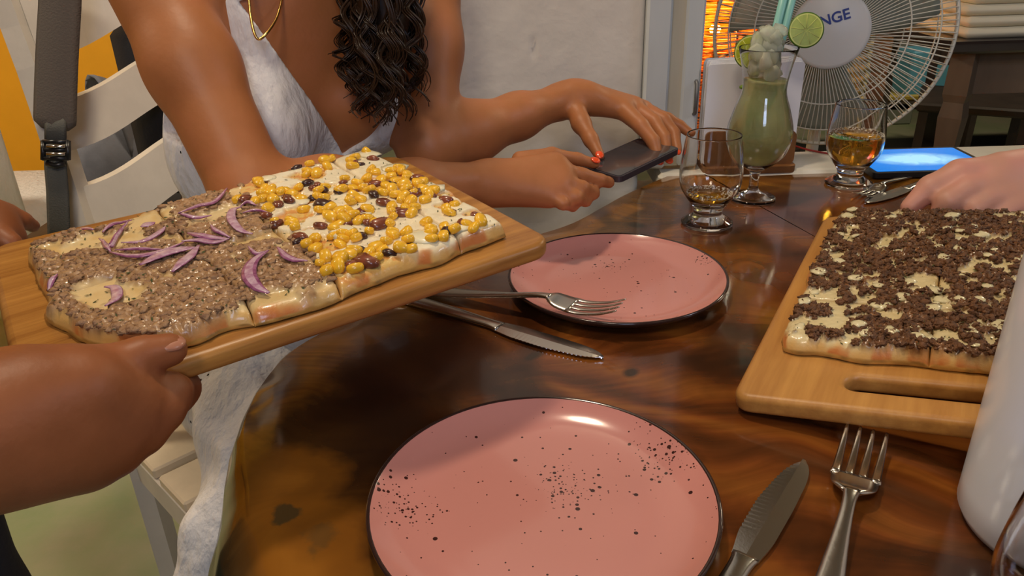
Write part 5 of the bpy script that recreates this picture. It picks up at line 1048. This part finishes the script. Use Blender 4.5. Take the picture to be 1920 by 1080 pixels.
# ---- the man at right, one hand on the far edge of the board
mn = thing('person', 'person at right reaching a pink hand to the far pizza', 'person', (1.45, .94, 0), 0)
wm = P(2010, 312, 1.04); shm = np.array([1.38, 1.12, 1.22]); elm = np.array([1.08, 1.10, .94]); shm2 = np.array([1.42, .76, 1.22])
pm = [cap(shm, elm, .052, .045, .03)]+chain([elm, elm*.5+wm*.5, wm], [.046, .042, .033], .02)
pm += [cap(wm, P(1880, 318, 1.03), .031, .024, .02), cap(wm, P(1865, 345, 1.02), .031, .024, .02), cap(P(2010, 335, 1.03), P(1900, 375, 1.01), .030, .022, .02), cap(P(2010, 345, 1.02), P(1930, 392, 1.0), .028, .020, .02)]
pm += pchain([(1868, 325, 1.03, 72), (1800, 328, 1.035, 58), (1745, 352, 1.04, 46), (1706, 388, 1.045, 34)], .006)
pm += pchain([(1868, 350, 1.02, 66), (1815, 356, 1.02, 56), (1778, 378, 1.02, 48), (1762, 402, 1.03, 36)], .005)
pm += pchain([(1890, 370, 1.01, 64), (1852, 376, 1.01, 54), (1828, 392, 1.01, 46), (1820, 412, 1.02, 36)], .005)
pm += pchain([(1920, 385, 1.0, 58), (1895, 392, 1.0, 48), (1880, 404, 1.0, 42), (1875, 420, 1.01, 34)], .005)
pm += pchain([(1960, 330, 1.06, 60), (1880, 345, 1.08, 48), (1830, 375, 1.09, 42), (1800, 405, 1.09, 36)], .006)
hm_ = np.array([1.34, .95, 1.48]); fm = np.array([-.93, .02, -.35]); fm /= np.linalg.norm(fm); um = np.array([-.35, 0, .93]); um -= fm*(um@fm); um /= np.linalg.norm(um); rm = np.cross(fm, um); H5 = np.array([rm, fm, um]); B5 = np.array([[0, 1, 0], [1, 0, 0], [0, 0, 1.]])
tm = (shm+shm2)/2; hpm = np.array([1.52, .94, .56])
pm += [cap(shm, shm2, .06, .06, .04), ell(tm+(.03, 0, -.16), (.17, .11, .20), B5, .05), ell(tm+(.08, 0, -.42), (.16, .12, .18), B5, .05), cap(tm, hm_-um*.07, .056, .052, .03), ell(hm_, (.076, .095, .105), H5, .02), ell(hm_+fm*.03-um*.06, (.055, .06, .055), H5, .03), cap(hm_+fm*.09+um*.01, hm_+fm*.112-um*.028, .008, .012, .012), cap(hm_+fm*.088-um*.06-rm*.02, hm_+fm*.088-um*.06+rm*.02, .007, .007, .006), cap(shm2, (1.40, .60, .96), .05, .045, .03), cap((1.40, .60, .96), (1.16, .66, .80), .043, .03, .02), cap((1.16, .66, .80), (1.07, .69, .785), .03, .022, .02)]
for k in range(4): pm += [cap((1.07, .665+.018*k, .785), (1.00, .66+.02*k, .762), .011, .008, .005)]
for sg in (-1, 1): pm += [ell(hm_+rm*sg*.077, (.008, .018, .03), H5, .006), cap(hpm+(0, sg*.09, 0), (1.14, .94+sg*.13, .57), .075, .055, .03), cap((1.14, .94+sg*.13, .57), (1.18, .94+sg*.13, .09), .055, .037, .03), cap((1.18, .94+sg*.13, .05), (1.05, .94+sg*.14, .035), .036, .028, .02)]
body('body', pm, .0036, M_skin3, mn, None, 2)
body('shirt', [cap(shm, shm*.4+elm*.6, .066, .066, .04), cap(shm2, (1.41, .66, 1.05), .066, .062, .04), cap(shm, shm2, .068, .068, .04), ell(tm+(.03, 0, -.16), (.185, .13, .22), B5, .05), ell(tm+(.08, 0, -.42), (.175, .14, .22), B5, .05)], .006, mat('grey_shirt', (.14, .15, .17), .9), mn, None, 1)
tq = [ell(hpm, (.18, .14, .10), B5, .05)]
for sg in (-1, 1): tq += [cap(hpm+(0, sg*.09, 0), (1.14, .94+sg*.13, .57), .088, .07, .04), cap((1.14, .94+sg*.13, .57), (1.18, .94+sg*.13, .11), .07, .06, .04)]
body('trousers', tq, .006, M_navy, mn, None, 1)
body('hair', [ell(hm_+um*.015-fm*.012, (.084, .100, .108), H5, .02)], .005, M_hair, mn, lambda D, X: np.maximum(D, np.minimum(((X-hm_)@fm)-.03, -((X-hm_)@um)+.055)), 1)
for sg in (-1, 1): wobj('eye', IV*.0125+hm_+fm*.080+rm*sg*.032, IFa, MATS['eye_white'], mn)

# matching chair under the person at right
c2_ = ch.copy(); COL.objects.link(c2_); tag(c2_, 'cream ladder-back chair under the person at the right end', 'chair')
for o_ in list(ch.children): q_ = o_.copy(); q_.parent = c2_; COL.objects.link(q_)
th_ = PI/2-math.atan2(FD[1], FD[0])*0; ang = math.atan2(0, -1)-math.atan2(FD[1], FD[0]); Rm = rz(ang); ctr = c42+FD*.2+W*.21; off_ = np.array([1.50, .94, 0])-Rm@np.array([ctr[0]-c42[0], ctr[1]-c42[1], 0])
c2_.location = Vector((off_[0], off_[1], 0)); c2_.rotation_euler = (0, 0, ch.rotation_euler.z+ang)
